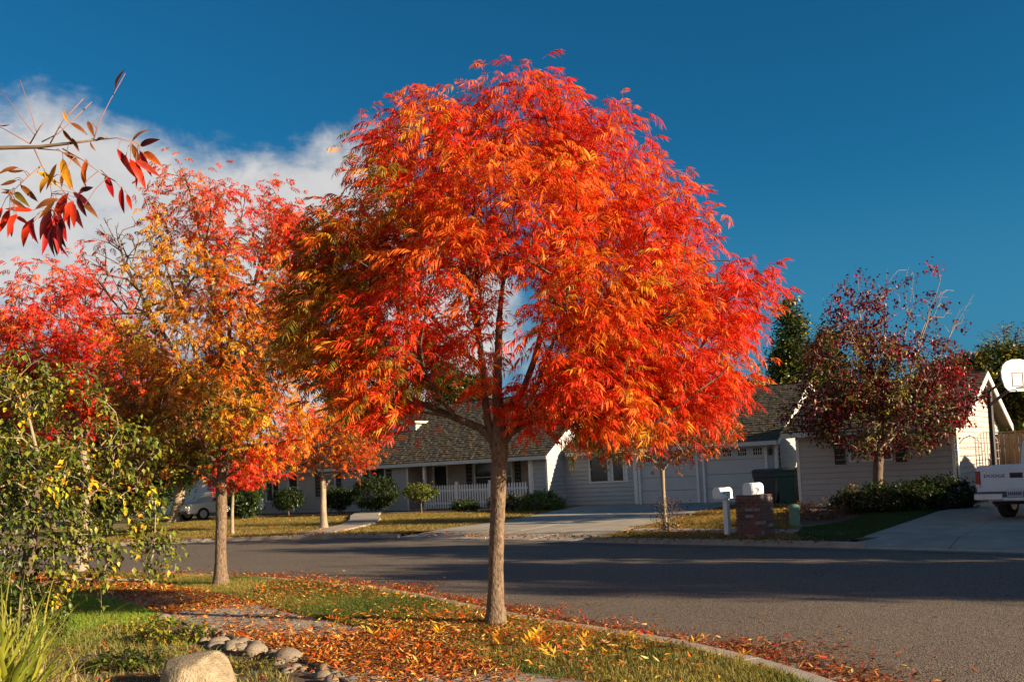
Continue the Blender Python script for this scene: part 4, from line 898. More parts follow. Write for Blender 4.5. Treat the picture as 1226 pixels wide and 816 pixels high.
# ------------------------------------------------------------------ basketball hoop
hp = P(1191, 560, 26.2); hb = P(1218, 449, 22.8)
HB = empty('basketball_hoop', (hp[0], hp[1], GZ), 0, 'white fan shaped basketball backboard on a dark pole above the truck', 'basketball hoop')
pt = [Vector((0, 0, -.1)), Vector((0, 0, 2.6)), Vector((-.02, -.05, 3.3))]; bl = Vector((hb[0] - hp[0], hb[1] - hp[1], hb[2] - GZ)); dirn = Vector((.12, -.993, 0)); sid = Vector((.993, .12, 0))
MB().tube(pt, [.075, .075, .065], 10).build('pole', M['steel'], HB)
MB().tube([Vector((0, 0, 2.9)), bl + Vector((0, 0, -.2)) - dirn * .05], .045, 8).build('arm', M['steel'], HB); MB().tube([Vector((-.02, -.05, 3.28)), bl + Vector((0, 0, .1)) - dirn * .05], .035, 8).build('arm', M['steel'], HB)
pr_ = [(-.30, -.40), (.30, -.40), (.44, -.28), (.52, -.05), (.52, .12), (.46, .26), (.34, .35), (.15, .40), (-.15, .40), (-.34, .35), (-.46, .26), (-.52, .12), (-.52, -.05), (-.44, -.28)]
bb = MB().ext([bl + sid * a * .80 + Vector((0, 0, b)) for a, b in pr_], -dirn * .04).build('backboard', M['white'], HB)
m_ = MB()
for a0_, a1_, b0_, b1_ in ((-.15, .15, .05, .07), (-.15, .15, -.28, -.26), (-.15, -.13, -.26, .05), (.13, .15, -.26, .05)):
    m_.ext([bl + sid * a0_ + Vector((0, 0, b0_)), bl + sid * a1_ + Vector((0, 0, b0_)), bl + sid * a1_ + Vector((0, 0, b1_)), bl + sid * a0_ + Vector((0, 0, b1_))], dirn * .006)
m_.build('target_square', M['steel'], bb)
c_ = bl + dirn * .3 + Vector((0, 0, -.33)); MB().tube([c_ + (sid * math.cos(a) + dirn * math.sin(a)) * .225 for a in np.linspace(0, 2 * math.pi, 25)], .012, 6).build('rim', M['rim'], HB)

# ------------------------------------------------------------------ board fence on the right, white car and far house on the left
fa = P(1188, 560, 33); fb = Vector((fa[0] + 6.5 * .8, fa[1] - 6.5 * .6, GZ))
wf = empty('board_fence', (fa[0], fa[1], GZ), rad(-37), 'brown wooden board fence behind the basketball pole', 'fence')
bm_ = [MB().ext([(0, 0, 0), (.14, 0, 0), (.14, 0, 2.02), (.11, 0, 2.06), (.03, 0, 2.06), (0, 0, 2.02)], (0, .02, 0)).mesh('board') for _ in range(1)][0]; bm_.materials.append(M['fencewood'])
for i in range(42):
    o = part('board', bm_, wf); o.location = (i * .15, RD.uniform(-.008, .008), RD.uniform(-.02, .02) + .14)
MB().box(0, 6.3, .03, .08, .5, .6).box(0, 6.3, .03, .08, 1.7, 1.8).box(-.02, 6.35, -.02, .07, 2.22, 2.26).build('rail', M['fencewood'], wf)
H3 = empty('far_house', (-26.5, 59, GZ), rad(14), 'bright white wall of a far house past the left end of the grey house', 'house')
m_ = MB(); lap(m_, (0, 0, 0), (1, 0, 0), (0, -1, 0), 12, 0, 2.9); m_.box(.05, 11.9, .1, 7, 0, 2.85); m_.build('wall', M['white'], H3)
m3 = MB().ext([(-.5, -.5, 2.75), (-.5, 3.5, 4.6), (-.5, 7.5, 2.75)], (13, 0, 0)).build('roof', M['shake'], H3)
lap_end = MB(); lap(lap_end, (12, 0, 0), (0, 1, 0), (1, 0, 0), 7, 0, 2.8); lap_end.build('side_wall', M['white'], H3)

def car(loc, rz):
    o = empty('white_car', loc, rz, 'white car half hidden behind the left orange tree trunk', 'car')
    sd = [(-2.15, .35), (-2.2, .62), (-2.05, .82), (-1.0, .90), (-.35, 1.38), (.95, 1.42), (1.6, .98), (2.1, .92), (2.2, .6), (2.15, .35)]
    b = MB().ext([(x, -.85, z) for x, z in sd[:3] + [(-1.0, .9), (1.6, .95)] + sd[7:]], (0, 1.7, 0)).build('body', M['white'], o, bevel=.06)
    MB().ext([(-1.0, -.74, .9), (-.38, -.66, 1.36), (.93, -.66, 1.4), (1.6, -.74, .95)], (0, 1.4, 0)).build('cabin', M['white'], o, bevel=.05)
    for s in (-1, 1):
        y = s * .76 if s > 0 else -.78
        MB().ext([(-.8, y, .96), (-.34, y, 1.3), (.1, y, 1.32), (.1, y, .96)], (0, .02, 0)).build('side_window', M['glass'], o); MB().ext([(.18, y, .96), (.18, y, 1.32), (.85, y, 1.33), (1.3, y, .98)], (0, .02, 0)).build('side_window', M['glass'], o)
    for x in (-1.35, 1.3):
        for y in (-.88, .7):
            w_ = MB().tube([(x, y, .32), (x, y + .18, .32)], .32, 18).build('wheel', M['rubber'], o); MB().tube([(x, y - .006, .32), (x, y + .186, .32)], .2, 14).build('rim', M['chrome'], w_)
    for y in (-.7, .5): MB().box(-2.215, -2.1, y, y + .22, .6, .74).build('headlight', M['lens'], o)
    MB().box(-2.25, -2.1, -.8, .8, .34, .5).build('bumper', M['bin_grey'], o, bevel=.03); MB().box(2.1, 2.25, -.8, .8, .34, .52).build('bumper', M['bin_grey'], o, bevel=.03)
    return o
q = P(262, 612, 47.5); car((q[0], q[1], GZ), rad(48))

# ------------------------------------------------------------------ stones
def rock_mesh(name, seed, sub=3, flat=.6, rough=.18, facets=None):
    r = np.random.default_rng(seed); import bmesh
    b = bmesh.new(); bmesh.ops.create_icosphere(b, subdivisions=sub, radius=1); K = r.normal(0, 1.3, (9, 3)); ph = r.uniform(0, 6, 9); planes = facets or []
    for v in b.verts:
        q = np.array(v.co); d = 1 + rough * np.sin(K @ q + ph).sum() / 3
        for pl_ in planes:
            n_ = pl_ / np.linalg.norm(pl_); t = q @ n_ * d; lim = float(np.linalg.norm(pl_))
            if t > lim: d *= (lim / t) ** .85
        v.co = Vector(q * d); v.co.z *= flat
    me = bpy.data.meshes.new(name); b.to_mesh(me); b.free(); me.polygons.foreach_set('use_smooth', [True] * len(me.polygons)); return me
rm = [rock_mesh('river_stone', 40 + k, 3, .66, .34) for k in range(6)]
for m_ in rm: m_.materials.append(M['stone'])
stones = []
for k in range(46):
    t = k / 45; x = 186 + 226 * t + RD.uniform(-13, 13); y = 741 + 72 * (t ** 1.1) + RD.uniform(-9, 9); stones.append((x, y, RD.choice((5, 6, 8, 9, 11, 13)) * (.7 + .3 * t)))
for i, (x, y, s) in enumerate(stones):
    q = G(x, y + s * .25, GZ); sz = s * q[1] / CAM_F * 1.0; o = bpy.data.objects.new('river_stone', rm[i % 6]); COL.objects.link(o)
    o.location = (q[0], q[1], GZ + sz * .17); o.scale = (sz * RD.uniform(.9, 1.25), sz * RD.uniform(.8, 1.0), sz * RD.uniform(.8, 1.1)); o.rotation_euler = (RD.uniform(-.2, .2), RD.uniform(-.2, .2), RD.uniform(0, 6.28))
    tag(o, 'rounded grey river stone in the row edging the pavement beside the boulder', 'stone', 'river stones edging the pavement')
bo = bpy.data.objects.new('boulder', rock_mesh('boulder', 5, 5, .95, .07, [np.array(q) * k for q, k in (((-.96, -.2, .2), .62), ((-.1, -.1, .99), .60), ((.62, -.2, .76), .62), ((.2, -.95, .25), .6), ((.9, .1, .3), .8), ((-.6, -.7, .4), .66))])); COL.objects.link(bo); bo.data.materials.append(M['boulder'])
q = G(232, 826, GZ); bo.location = (q[0], q[1], GZ - .02); bo.scale = (.40, .33, .42); bo.rotation_euler = (.0, .0, .1)
tag(bo, 'large tan boulder at the lower left edge of the picture', 'boulder')

# ------------------------------------------------------------------ main tree
T0 = G(593, 749, .127); mY = T0[1]
def pp(x, y, dy=0.0): return P(x, y, mY + dy)
trunk = [np.array([T0[0], T0[1], .10]), pp(593.5, 720), pp(594, 680), pp(595, 640), pp(596.5, 600), pp(598, 560), pp(598, 535), pp(597, 500), pp(595, 470, .05), pp(596, 430, .1), pp(598, 380, .1)]
tr_r = [.09, .085, .081, .079, .08, .085, .09, .066, .056, .045, .034]
bl = [  # px, py, rx, ry, depth offset, depth radius, weight ; colour mix
    ((630, 150, 58, 66, .3, .8, 1.1), dict(red=6, orange=4)), ((510, 180, 62, 52, .2, .9), dict(red=4, orange=5, gold=1)), ((725, 205, 55, 66, .3, 1.0), dict(red=6, orange=3, crimson=.6)),
    ((620, 250, 105, 75, -.7, .7), dict(red=6, orange=4, gold=.8)), ((620, 240, 100, 80, .9, .7), dict(red=3, orange=5, gold=2)), ((466, 252, 46, 66, .1, .8), dict(orange=5, red=3, gold=1, olive=1)),
    ((785, 295, 56, 72, .1, 1.0), dict(red=6, orange=4)), ((868, 358, 50, 42, .0, .8), dict(red=9, orange=1, crimson=1)), ((740, 350, 95, 75, -.8, .7), dict(orange=5, red=4, gold=2.5)), ((745, 350, 95, 80, .8, .8), dict(orange=5, red=4, gold=1)),
    ((815, 412, 78, 50, -.2, .9), dict(red=6, orange=4, gold=1)), ((720, 440, 70, 55, -.7, .6), dict(red=5, orange=4, gold=1.5)), ((765, 452, 85, 40, .2, .8), dict(orange=4, red=4, gold=1)), ((842, 468, 38, 32, .2, .6), dict(red=8, orange=1)),
    ((374, 312, 34, 44, .3, .6, .7), dict(red=4, rust=3, orange=2, olive=1)), ((400, 395, 66, 62, .1, .8), dict(olive=3, gold=3, rust=3, orange=2)), ((374, 425, 32, 48, .3, .6, .8), dict(orange=4, gold=3, rust=2)), ((415, 300, 38, 60, .2, .7), dict(orange=4, gold=3, olive=2, red=1)), ((572, 395, 55, 70, .25, .6, .55), dict(red=3, orange=4, gold=2)), ((520, 400, 40, 50, -.1, .5, .6), dict(red=6, orange=3)), ((440, 448, 56, 52, -.3, .7), dict(olive=3, orange=3, red=3, gold=2)),
    ((480, 385, 58, 48, -.5, .6), dict(red=6, orange=3)), ((540, 315, 60, 42, -.9, .5, .5), dict(red=5, orange=4)), ((690, 475, 62, 42, -.3, .7), dict(red=5, orange=4)), ((640, 492, 30, 28, -.2, .5), dict(red=5, orange=3)),
    ((752, 500, 55, 22, 0, .6), dict(orange=5, red=3, gold=2)), ((708, 508, 34, 18, -.2, .35), dict(lime=5, gold=3, yellow=2)), ((570, 455, 25, 30, -.5, .4, .35), dict(red=5, orange=4)), ((650, 390, 35, 30, -.9, .4, .35), dict(orange=5, red=4)),
    ((470, 498, 24, 16, -.2, .4, .8), dict(red=6, orange=4)), ((500, 445, 40, 30, -.2, .5, .8), dict(olive=4, orange=2, red=1)), ((520, 290, 70, 50, .6, .7), dict(orange=4, gold=3, red=2)), ((430, 330, 50, 50, .4, .7), dict(rust=3, orange=4, olive=2, gold=2))]
ends, ek = blob_points(pblobs([b[0] for b in bl], mY), 1250, .62)
ends[:, 2] = np.minimum(ends[:, 2], pp(630, 96)[2] + rng.uniform(-.08, 0, len(ends)))
plant_tree('red_tree', 'large vivid red and orange tree standing in the middle of the picture', 'tree', trunk, tr_r, ends, ek, [b[1] for b in bl], CL, 11, .88,
           tip_r=.0042, zmin=1.75, leaf_parts=300, extra=[(5, [pp(590, 528), pp(584, 505), pp(581, 480), pp(578, 440, .1), pp(572, 395, .2), pp(560, 340, .2), pp(545, 280, .2)]), (6, [pp(612, 515), pp(632, 495, -.1), pp(655, 470, -.1), pp(685, 440, 0), pp(715, 400, .1), pp(745, 350, .2)]), (6, [pp(575, 512), pp(545, 500), pp(510, 485, .1), pp(470, 470, .1)]), (7, [pp(625, 470, .1), pp(640, 430, .2), pp(650, 390, .3), pp(665, 340, .3), pp(680, 280, .3)])], twig=M['bark_dark'], spread=.10, pitch=(-.65, .5))

# ------------------------------------------------------------------ tree 2 (orange and yellow, left)
T2 = G(264, 700, .127); y2 = T2[1]
def p2(x, y, dy=0): return P(x, y, y2 + dy)
trunk = [np.array([T2[0], T2[1], .10]), p2(264, 660), p2(265, 620), p2(265, 585), p2(266, 560), p2(268, 520), p2(270, 470), p2(274, 420, .1), p2(276, 360, .1)]
bl2 = [((225, 240, 48, 40, 0, .8, .6), dict(pink=3, orange=5, rust=2)), ((300, 265, 62, 44, 0, 1.0, .9), dict(red=4, pink=3, orange=2)), ((230, 320, 62, 60, -.2, 1.0, .85), dict(gold=5, yellow=1.5, orange=3, olive=1.5)), ((310, 340, 52, 62, 0, 1.0, .9), dict(red=3, orange=5, gold=2, olive=1)),
       ((215, 410, 70, 55, -.3, 1.0), dict(gold=3, rust=3, olive=2, yellow=1, orange=1)), ((300, 430, 62, 55, -.3, 1.0), dict(orange=3, gold=4, rust=2, yellow=1, olive=1)), ((240, 500, 90, 45, -.2, 1.1), dict(gold=2, rust=3, olive=3, yellow=1, moss=2)), ((320, 510, 55, 45, -.2, .9), dict(orange=4, red=1.5, gold=4, yellow=1)),
       ((312, 548, 32, 16, -.2, .6, .7), dict(red=5, orange=3)), ((180, 530, 55, 45, 0, .9), dict(moss=5, brown=3, rust=1)), ((170, 455, 45, 50, 0, .9), dict(rust=3, brown=2, moss=4, gold=1)), ((360, 270, 25, 28, .2, .5, .7), dict(red=4, pink=2)),
       ((148, 330, 42, 80, 0, .8, 1.5), dict(pink=1, red=1)), ((342, 405, 42, 60, 0, .8), dict(rust=4, orange=3, olive=3, gold=2)), ((345, 305, 30, 42, 0, .6, .8), dict(red=3, rust=4, orange=2))]
ends, ek = blob_points(pblobs([b[0] for b in bl2], y2), 880, .55); bare = (ek == 12) & (rng.uniform(0, 1, len(ek)) < .93)
plant_tree('orange_tree', 'orange and yellow tree on the grass strip left of the main red tree', 'tree', trunk, [.105, .092, .088, .085, .075, .06, .05, .04, .03], ends, ek, [b[1] for b in bl2], CLs, 9, .95, tip_r=.0058, zmin=1.3, bare=bare, spread=.14, pitch=(-.5, .6), lift=.4,
           extra=[(4, [p2(245, 540), p2(210, 450), p2(168, 350), p2(128, 268)]), (5, [p2(252, 480), p2(220, 380), p2(192, 300), p2(170, 228)]), (5, [p2(240, 470), p2(190, 390), p2(150, 320), p2(112, 300)]), (6, [p2(262, 400), p2(245, 310), p2(228, 230)]), (6, [p2(290, 400), p2(312, 310), p2(330, 232)])])

# ------------------------------------------------------------------ tree 3 (red, far left)
T3 = G(95, 681, .127); y3 = T3[1]
def p3(x, y, dy=0): return P(x, y, y3 + dy)
bl3 = [((85, 410, 75, 55, 0, 1.3), dict(red=5, crimson=2, pink=1)), ((40, 385, 50, 50, 0, 1.2, .7), dict(orange=3, pink=3)), ((130, 440, 65, 50, 0, 1.2), dict(red=4, orange=2, brown=1)), ((60, 480, 80, 45, 0, 1.3), dict(crimson=3, brown=4, moss=1)), ((60, 335, 35, 30, 0, .8, .45), dict(pink=4, orange=3)), ((-40, 440, 70, 70, .5, 1.3), dict(orange=3, red=2)), ((110, 350, 40, 35, 0, .8, .35), dict(pink=4, red=2))]
ends, ek = blob_points(pblobs([b[0] for b in bl3], y3), 430, .5)
plant_tree('scarlet_tree', 'scarlet tree at the far left behind the green leafy bush', 'tree', [np.array([T3[0], T3[1], .1]), p3(97, 650), p3(100, 610), p3(104, 580), p3(100, 540), p3(92, 480), p3(90, 420)], [.14, .125, .12, .11, .09, .06, .04], ends, ek, [b[1] for b in bl3], CLs, 10, 1.25,
           tip_r=.006, zmin=1.3, bark=M['bark_pale'], spread=.16, pitch=(-.5, .6), lift=.4)

# ------------------------------------------------------------------ trees across the street
def street_tree(name, label, x, y, Y0, tr_px, tr_r_, blobs, mixes_, n, per, tm, lsc, z=GZ, **k):
    b = G(x, y, z) if Y0 is None else P(x, y, Y0); Y = b[1]; tk = [np.array([b[0], b[1], GZ - .03])] + [P(a, c, Y) for a, c in tr_px]
    e, kk = blob_points(pblobs(blobs, Y), n, .5); return plant_tree(name, label, k.pop('cat', 'tree'), tk, tr_r_, e, kk, mixes_, tm, per, lsc, **k)
street_tree('small_tree', 'small orange and brown tree on the lawn in front of the grey house', 388, 632, None, [(387, 610), (387, 585), (386, 572)], [.13, .11, .10, .09],
            [(388, 525, 55, 30, 0, 1.5), (350, 545, 30, 20, 0, 1.0), (425, 540, 30, 22, 0, 1.0), (388, 500, 40, 22, 0, 1.2)], [dict(orange=4, brown=3, gold=2), dict(brown=2, orange=2, gold=2), dict(orange=4, brown=2, red=1), dict(orange=4, red=2, gold=1)], 260, 8, CLs, 1.25, tip_r=.008, zmin=1.2, spread=.18, bark=M['bark_pale'])
street_tree('bare_trunk_tree', 'young tree with a pale forked trunk in front of the garage doors', 797, 635, None, [(796, 610), (794, 585), (793, 563)], [.06, .052, .05, .055],
            [(790, 525, 60, 28, 0, 1.2), (730, 525, 35, 22, 0, .8), (850, 515, 35, 25, 0, .8), (790, 480, 60, 40, 0, 1.2)], [dict(brown=4, orange=2, maroon=1), dict(olive=2, brown=3), dict(brown=3, orange=2), dict(orange=3, brown=3)], 240, 8, CLs, 1.0, tip_r=.006, zmin=1.35, spread=.14, bark=M['bark_pale'], twig=M['bark_pale'])
street_tree('sapling', 'thin pale sapling with a few red leaves right of the white car', 278, 639, None, [(278, 615), (279, 592)], [.06, .05, .045],
            [(278, 572, 26, 14, 0, .8), (300, 565, 18, 12, 0, .6)], [dict(crimson=3, red=3, brown=1)] * 2, 70, 7, CLs, 1.2, tip_r=.007, zmin=.9, spread=.12, bark=M['bark_pale'], twig=M['bark_pale'])
bp_ = [((1060, 500, 95, 45, 0, 2.0), dict(maroon=7, green=3, moss=2.5, olive=.6)), ((1010, 440, 55, 55, 0, 1.6), dict(maroon=7, moss=2.5, brown=1, olive=.5)), ((1090, 440, 60, 50, 0, 1.6), dict(maroon=7, crimson=.8, moss=1)), ((1025, 375, 28, 45, 0, .9), dict(maroon=6, crimson=1, brown=1)), ((1130, 475, 45, 35, 0, 1.2), dict(crimson=2, maroon=6)),
       ((975, 490, 40, 30, 0, 1.2), dict(maroon=6, moss=2, brown=1)), ((1065, 370, 30, 45, 0, .8, .5), dict(maroon=4)), ((1105, 360, 35, 50, 0, .9, .55), dict(maroon=4, crimson=1)), ((1050, 450, 60, 50, -.8, .8), dict(moss=4, olive=1.5, maroon=4)), ((1140, 385, 30, 35, 0, .6, .3), dict(maroon=1))]
e_b = P(1052, 611, 26.6)
tk = [np.array([e_b[0], e_b[1], GZ - .03]), P(1051, 590, 26.6), P(1051, 565, 26.6), P(1052, 543, 26.6), P(1055, 510, 26.6), P(1055, 460, 26.6)]
e, kk = blob_points(pblobs([b[0] for b in bp_], 26.6), 900, .4); bare = np.isin(kk, (6, 7, 9)) & (rng.uniform(0, 1, len(kk)) < .62) | (rng.uniform(0, 1, len(kk)) < .06)
plant_tree('dark_red_tree', 'dark red pear like tree with bare upper twigs in front of the white house', 'tree', tk, [.17, .145, .14, .13, .08, .05], e, kk, [b[1] for b in bp_], SL, 22, 2.0, tip_r=.0062, zmin=1.7, bark=M['bark_dark'], twig=M['bark_pale'], leafm=M['green'], spread=.13, pitch=(-.2, 1.3), bare=bare, lift=.9,
           extra=[(3, [P(1042, 500, 26.5), P(1034, 440, 26.5), P(1030, 380, 26.4), P(1027, 328, 26.4)]), (3, [P(1056, 500, 26.7), P(1058, 440, 26.8), P(1060, 380, 26.8), P(1062, 322, 26.8)]), (3, [P(1072, 500, 26.4), P(1092, 440, 26.3), P(1110, 385, 26.2), P(1126, 336, 26.2)]),
                  (3, [P(1085, 500, 26.7), P(1112, 450, 26.8), P(1138, 400, 26.8), P(1166, 352, 26.8)]), (3, [P(1030, 500, 26.8), P(1005, 450, 26.9), P(990, 400, 26.9), P(985, 352, 26.9)]), (3, [P(1065, 490, 26.9), P(1078, 430, 27.1), P(1088, 375, 27.2), P(1094, 330, 27.2)])])

def clump_tree(name, label, base, height, width, mix, n=900, trunk_h=None, shape='round', cat='tree', group=None, lsc=.55, bark='bark_dark', lean=0.0, tr=.18, depth=None, per=5):
    """far tree: trunk, limbs and a loose crown of leaf clumps"""
    b = np.array([base[0], base[1], GZ - .05]); th = trunk_h if trunk_h else height * .35; dp = depth or width
    if shape == 'cone': bls = [(b[0], b[1], b[2] + height * f, width * .5 * (1 - f) * 1.05 + .15, dp * .5 * (1 - f) * 1.05 + .15, height * .13) for f in np.linspace(.12, .93, 8)]
    else:
        c0 = b + np.array([lean, 0, th + (height - th) * .48]); bls = [(c0[0], c0[1], c0[2], width * .36, dp * .36, (height - th) * .4)]
        for k in range(8):
            a = k * 2.4 + rng.uniform(0, 1); f = rng.uniform(.25, .4); bls.append((c0[0] + math.cos(a) * width * .3, c0[1] + math.sin(a) * dp * .3, c0[2] + rng.uniform(-.32, .36) * (height - th), width * f * .6, dp * f * .6, (height - th) * f * .55))
    e, kk = blob_points(bls, n, .5); top_ = b + np.array([lean, 0, height * .8 if shape == 'cone' else th + (height - th) * .4])
    tk = [b, b + (top_ - b) * .25 + np.array([lean * .1, 0, 0]), b + (top_ - b) * .5, b + (top_ - b) * .75, top_]
    return plant_tree(name, label, cat, tk, [tr, tr * .85, tr * .75, tr * .55, tr * .35], e, kk, [mix] * len(bls), CLUMP, per, lsc, group=group, tip_r=.012, zmin=th * .7 if shape != 'cone' else .6, bark=M[bark], twig=M[bark], leafm=M['green'], spread=.22, pitch=(-3, 3), nside=4, jit=.25)
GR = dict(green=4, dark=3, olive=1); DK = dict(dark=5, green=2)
def xy(x, Y): q = P(x, 560, Y); return (q[0], q[1])
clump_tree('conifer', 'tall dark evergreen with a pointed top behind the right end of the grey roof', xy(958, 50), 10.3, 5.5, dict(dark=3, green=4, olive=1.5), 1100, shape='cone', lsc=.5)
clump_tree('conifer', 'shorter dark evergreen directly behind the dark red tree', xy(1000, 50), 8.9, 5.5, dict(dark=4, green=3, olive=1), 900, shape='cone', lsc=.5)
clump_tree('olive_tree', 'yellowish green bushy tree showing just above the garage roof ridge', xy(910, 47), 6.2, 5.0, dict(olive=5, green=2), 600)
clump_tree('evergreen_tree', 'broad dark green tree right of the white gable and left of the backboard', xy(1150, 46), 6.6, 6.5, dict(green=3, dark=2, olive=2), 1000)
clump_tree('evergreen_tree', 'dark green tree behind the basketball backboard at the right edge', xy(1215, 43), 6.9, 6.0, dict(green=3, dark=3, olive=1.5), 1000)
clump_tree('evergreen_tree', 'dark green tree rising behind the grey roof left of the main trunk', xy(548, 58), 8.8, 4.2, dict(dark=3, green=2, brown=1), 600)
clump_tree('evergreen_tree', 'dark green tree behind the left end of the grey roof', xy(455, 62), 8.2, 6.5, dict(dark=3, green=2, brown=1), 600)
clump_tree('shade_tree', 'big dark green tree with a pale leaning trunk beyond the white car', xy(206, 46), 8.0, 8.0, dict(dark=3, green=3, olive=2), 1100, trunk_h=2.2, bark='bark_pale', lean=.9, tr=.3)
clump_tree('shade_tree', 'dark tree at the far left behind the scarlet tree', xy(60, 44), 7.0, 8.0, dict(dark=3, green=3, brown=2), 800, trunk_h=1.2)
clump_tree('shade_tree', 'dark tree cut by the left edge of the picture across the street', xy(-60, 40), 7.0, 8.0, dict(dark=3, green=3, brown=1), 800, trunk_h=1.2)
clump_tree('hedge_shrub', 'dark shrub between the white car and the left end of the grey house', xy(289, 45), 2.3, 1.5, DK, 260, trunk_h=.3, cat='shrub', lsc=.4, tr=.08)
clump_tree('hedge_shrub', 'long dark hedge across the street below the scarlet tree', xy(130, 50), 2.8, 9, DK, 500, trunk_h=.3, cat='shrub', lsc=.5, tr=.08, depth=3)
# thin leafless tree on the right
bt = xy(1212, 48); e, kk = blob_points([(bt[0], bt[1], 7.3, 1.2, 1.2, 1.3)], 130, .3)
plant_tree('twiggy_tree', 'almost bare twiggy tree rising above the evergreens at the right edge', 'tree', [(bt[0], bt[1], .1), (bt[0], bt[1], 2), (bt[0], bt[1], 4), (bt[0], bt[1], 5.5)], [.14, .11, .08, .05], e, kk, [dict(olive=1, dark=1)], CLUMP, 1, .28, tip_r=.012, zmin=3.5, leafm=M['green'], twig=M['bark_dark'], bare=rng.uniform(0, 1, 130) < .5, lift=.5)
# trees and a house further along the street, past the right edge: they shade the road
for x, y, hh, ww, dn in ((15.5, 12.7, 5.8, 3.7, 3), (20.0, 6.5, 6.8, 3.3, 3), (25.5, 2.6, 8.0, 3.8, 3), (20.0, 13.2, 5.6, 4.0, 7), (18.2, 17.6, 3.9, 4.0, 7)):
    clump_tree('street_tree', 'leafy street tree further along the far kerb, past the right edge', (x, y), hh, ww, dict(brown=3, orange=2, olive=2), 420, trunk_h=1.0, per=dn, group='street trees past the right edge', lsc=.6)
H4 = empty('side_house', (19.6, 22.2, GZ), rad(-40), 'neighbour house past the right edge beyond the truck', 'house')
m_ = MB(); lap(m_, (0, 0, 0), (1, 0, 0), (0, -1, 0), 14, 0, 2.6); lap(m_, (0, 0, 0), (0, 1, 0), (-1, 0, 0), 8, 0, 2.6); m_.box(.05, 13.95, .1, 8, 0, 2.55); m_.build('wall', M['siding_light'], H4)
MB().ext([(-.5, -.6, 2.5), (-.5, 4, 3.7), (-.5, 8.6, 2.5)], (15, 0, 0)).build('roof', M['shake'], H4)

# ------------------------------------------------------------------ shrubs
def shrub(name, label, x, Y, w_, hh, mix, n=260, per=13, lsc=1.9, stem=.15, tm=SL2, dep=None, cat='shrub', group=None, z=GZ, leafm=None, spread=.08, shape=None, tip_r=.004, zlow=None):
    b = P(x, 600, Y); c = (b[0], b[1]); lo = stem if zlow is None else zlow
    bls = shape(c) if shape else [(c[0], c[1], z + lo + (hh - lo) * .5, w_ * .5, (dep or w_) * .5, (hh - lo) * .5)]
    e, kk = blob_points(bls, n, .7); e[:, 2] = np.maximum(e[:, 2], z + .03); top_ = z + max(stem, .05) + (hh - stem) * .3
    tk = [np.array([c[0], c[1], z - .03]), np.array([c[0], c[1], z + (top_ - z) * .5]), np.array([c[0], c[1], top_])]
    return plant_tree(name, label, cat, tk, [.035, .03, .02], e, kk, [mix] * len(bls), tm, per, lsc, group=group, tip_r=tip_r, zmin=min(stem, .1) * .5, twig=M['bark_dark'], bark=M['bark_dark'], leafm=leafm or M['green'], spread=spread, pitch=(-1.2, 1.2), nside=4)
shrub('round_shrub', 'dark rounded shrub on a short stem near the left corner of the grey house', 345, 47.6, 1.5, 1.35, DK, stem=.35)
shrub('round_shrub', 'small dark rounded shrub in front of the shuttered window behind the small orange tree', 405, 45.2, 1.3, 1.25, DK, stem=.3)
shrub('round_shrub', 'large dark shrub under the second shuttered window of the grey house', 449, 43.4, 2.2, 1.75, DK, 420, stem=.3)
shrub('lollipop_shrub', 'small light green shrub on a white stem in front of the porch post', 504, 41.6, 1.5, 1.3, dict(lime=3, green=4, olive=1), 120, stem=.75, zlow=.7)
shrub('green_mound', 'low green mound shrub beside the white porch post', 648, 39.2, 2.0, .75, dict(lime=3, leafgreen=4), 420, 14, 1.5, stem=.05, zlow=-.3)
shrub('low_plant', 'low dark green plant at the foot of the picket fence left of the trunk', 556, 41.6, 1.3, .45, dict(green=4, dark=2), 90, stem=.05)
shrub('low_plant', 'low reddish green plant at the foot of the picket fence behind the trunk', 605, 40.6, 1.5, .7, dict(green=3, brown=2, olive=2), 110, stem=.05)
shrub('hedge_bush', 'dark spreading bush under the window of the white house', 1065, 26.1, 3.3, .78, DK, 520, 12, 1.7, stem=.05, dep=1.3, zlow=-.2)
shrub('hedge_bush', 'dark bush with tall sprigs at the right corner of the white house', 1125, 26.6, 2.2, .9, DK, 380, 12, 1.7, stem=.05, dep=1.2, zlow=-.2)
shrub('brown_plant', 'low brown dry plant in the mulch bed left of the dark bush', 975, 24.6, 1.7, .45, dict(brown=4, maroon=3, olive=1), 150, 6, 1.2, stem=.05, zlow=-.1)
shrub('dry_plant', 'sparse straw coloured plant between the brown plant and the dark bush', 1020, 25.8, .8, .8, dict(olive=3, brown=3), 60, 4, .9, stem=.05)
shrub('purple_shrub', 'thin dark purple shrub growing round the foot of the pale forked trunk', 799, 22.7, .75, .85, dict(maroon=5, dark=2), 60, 5, .9, stem=.05)

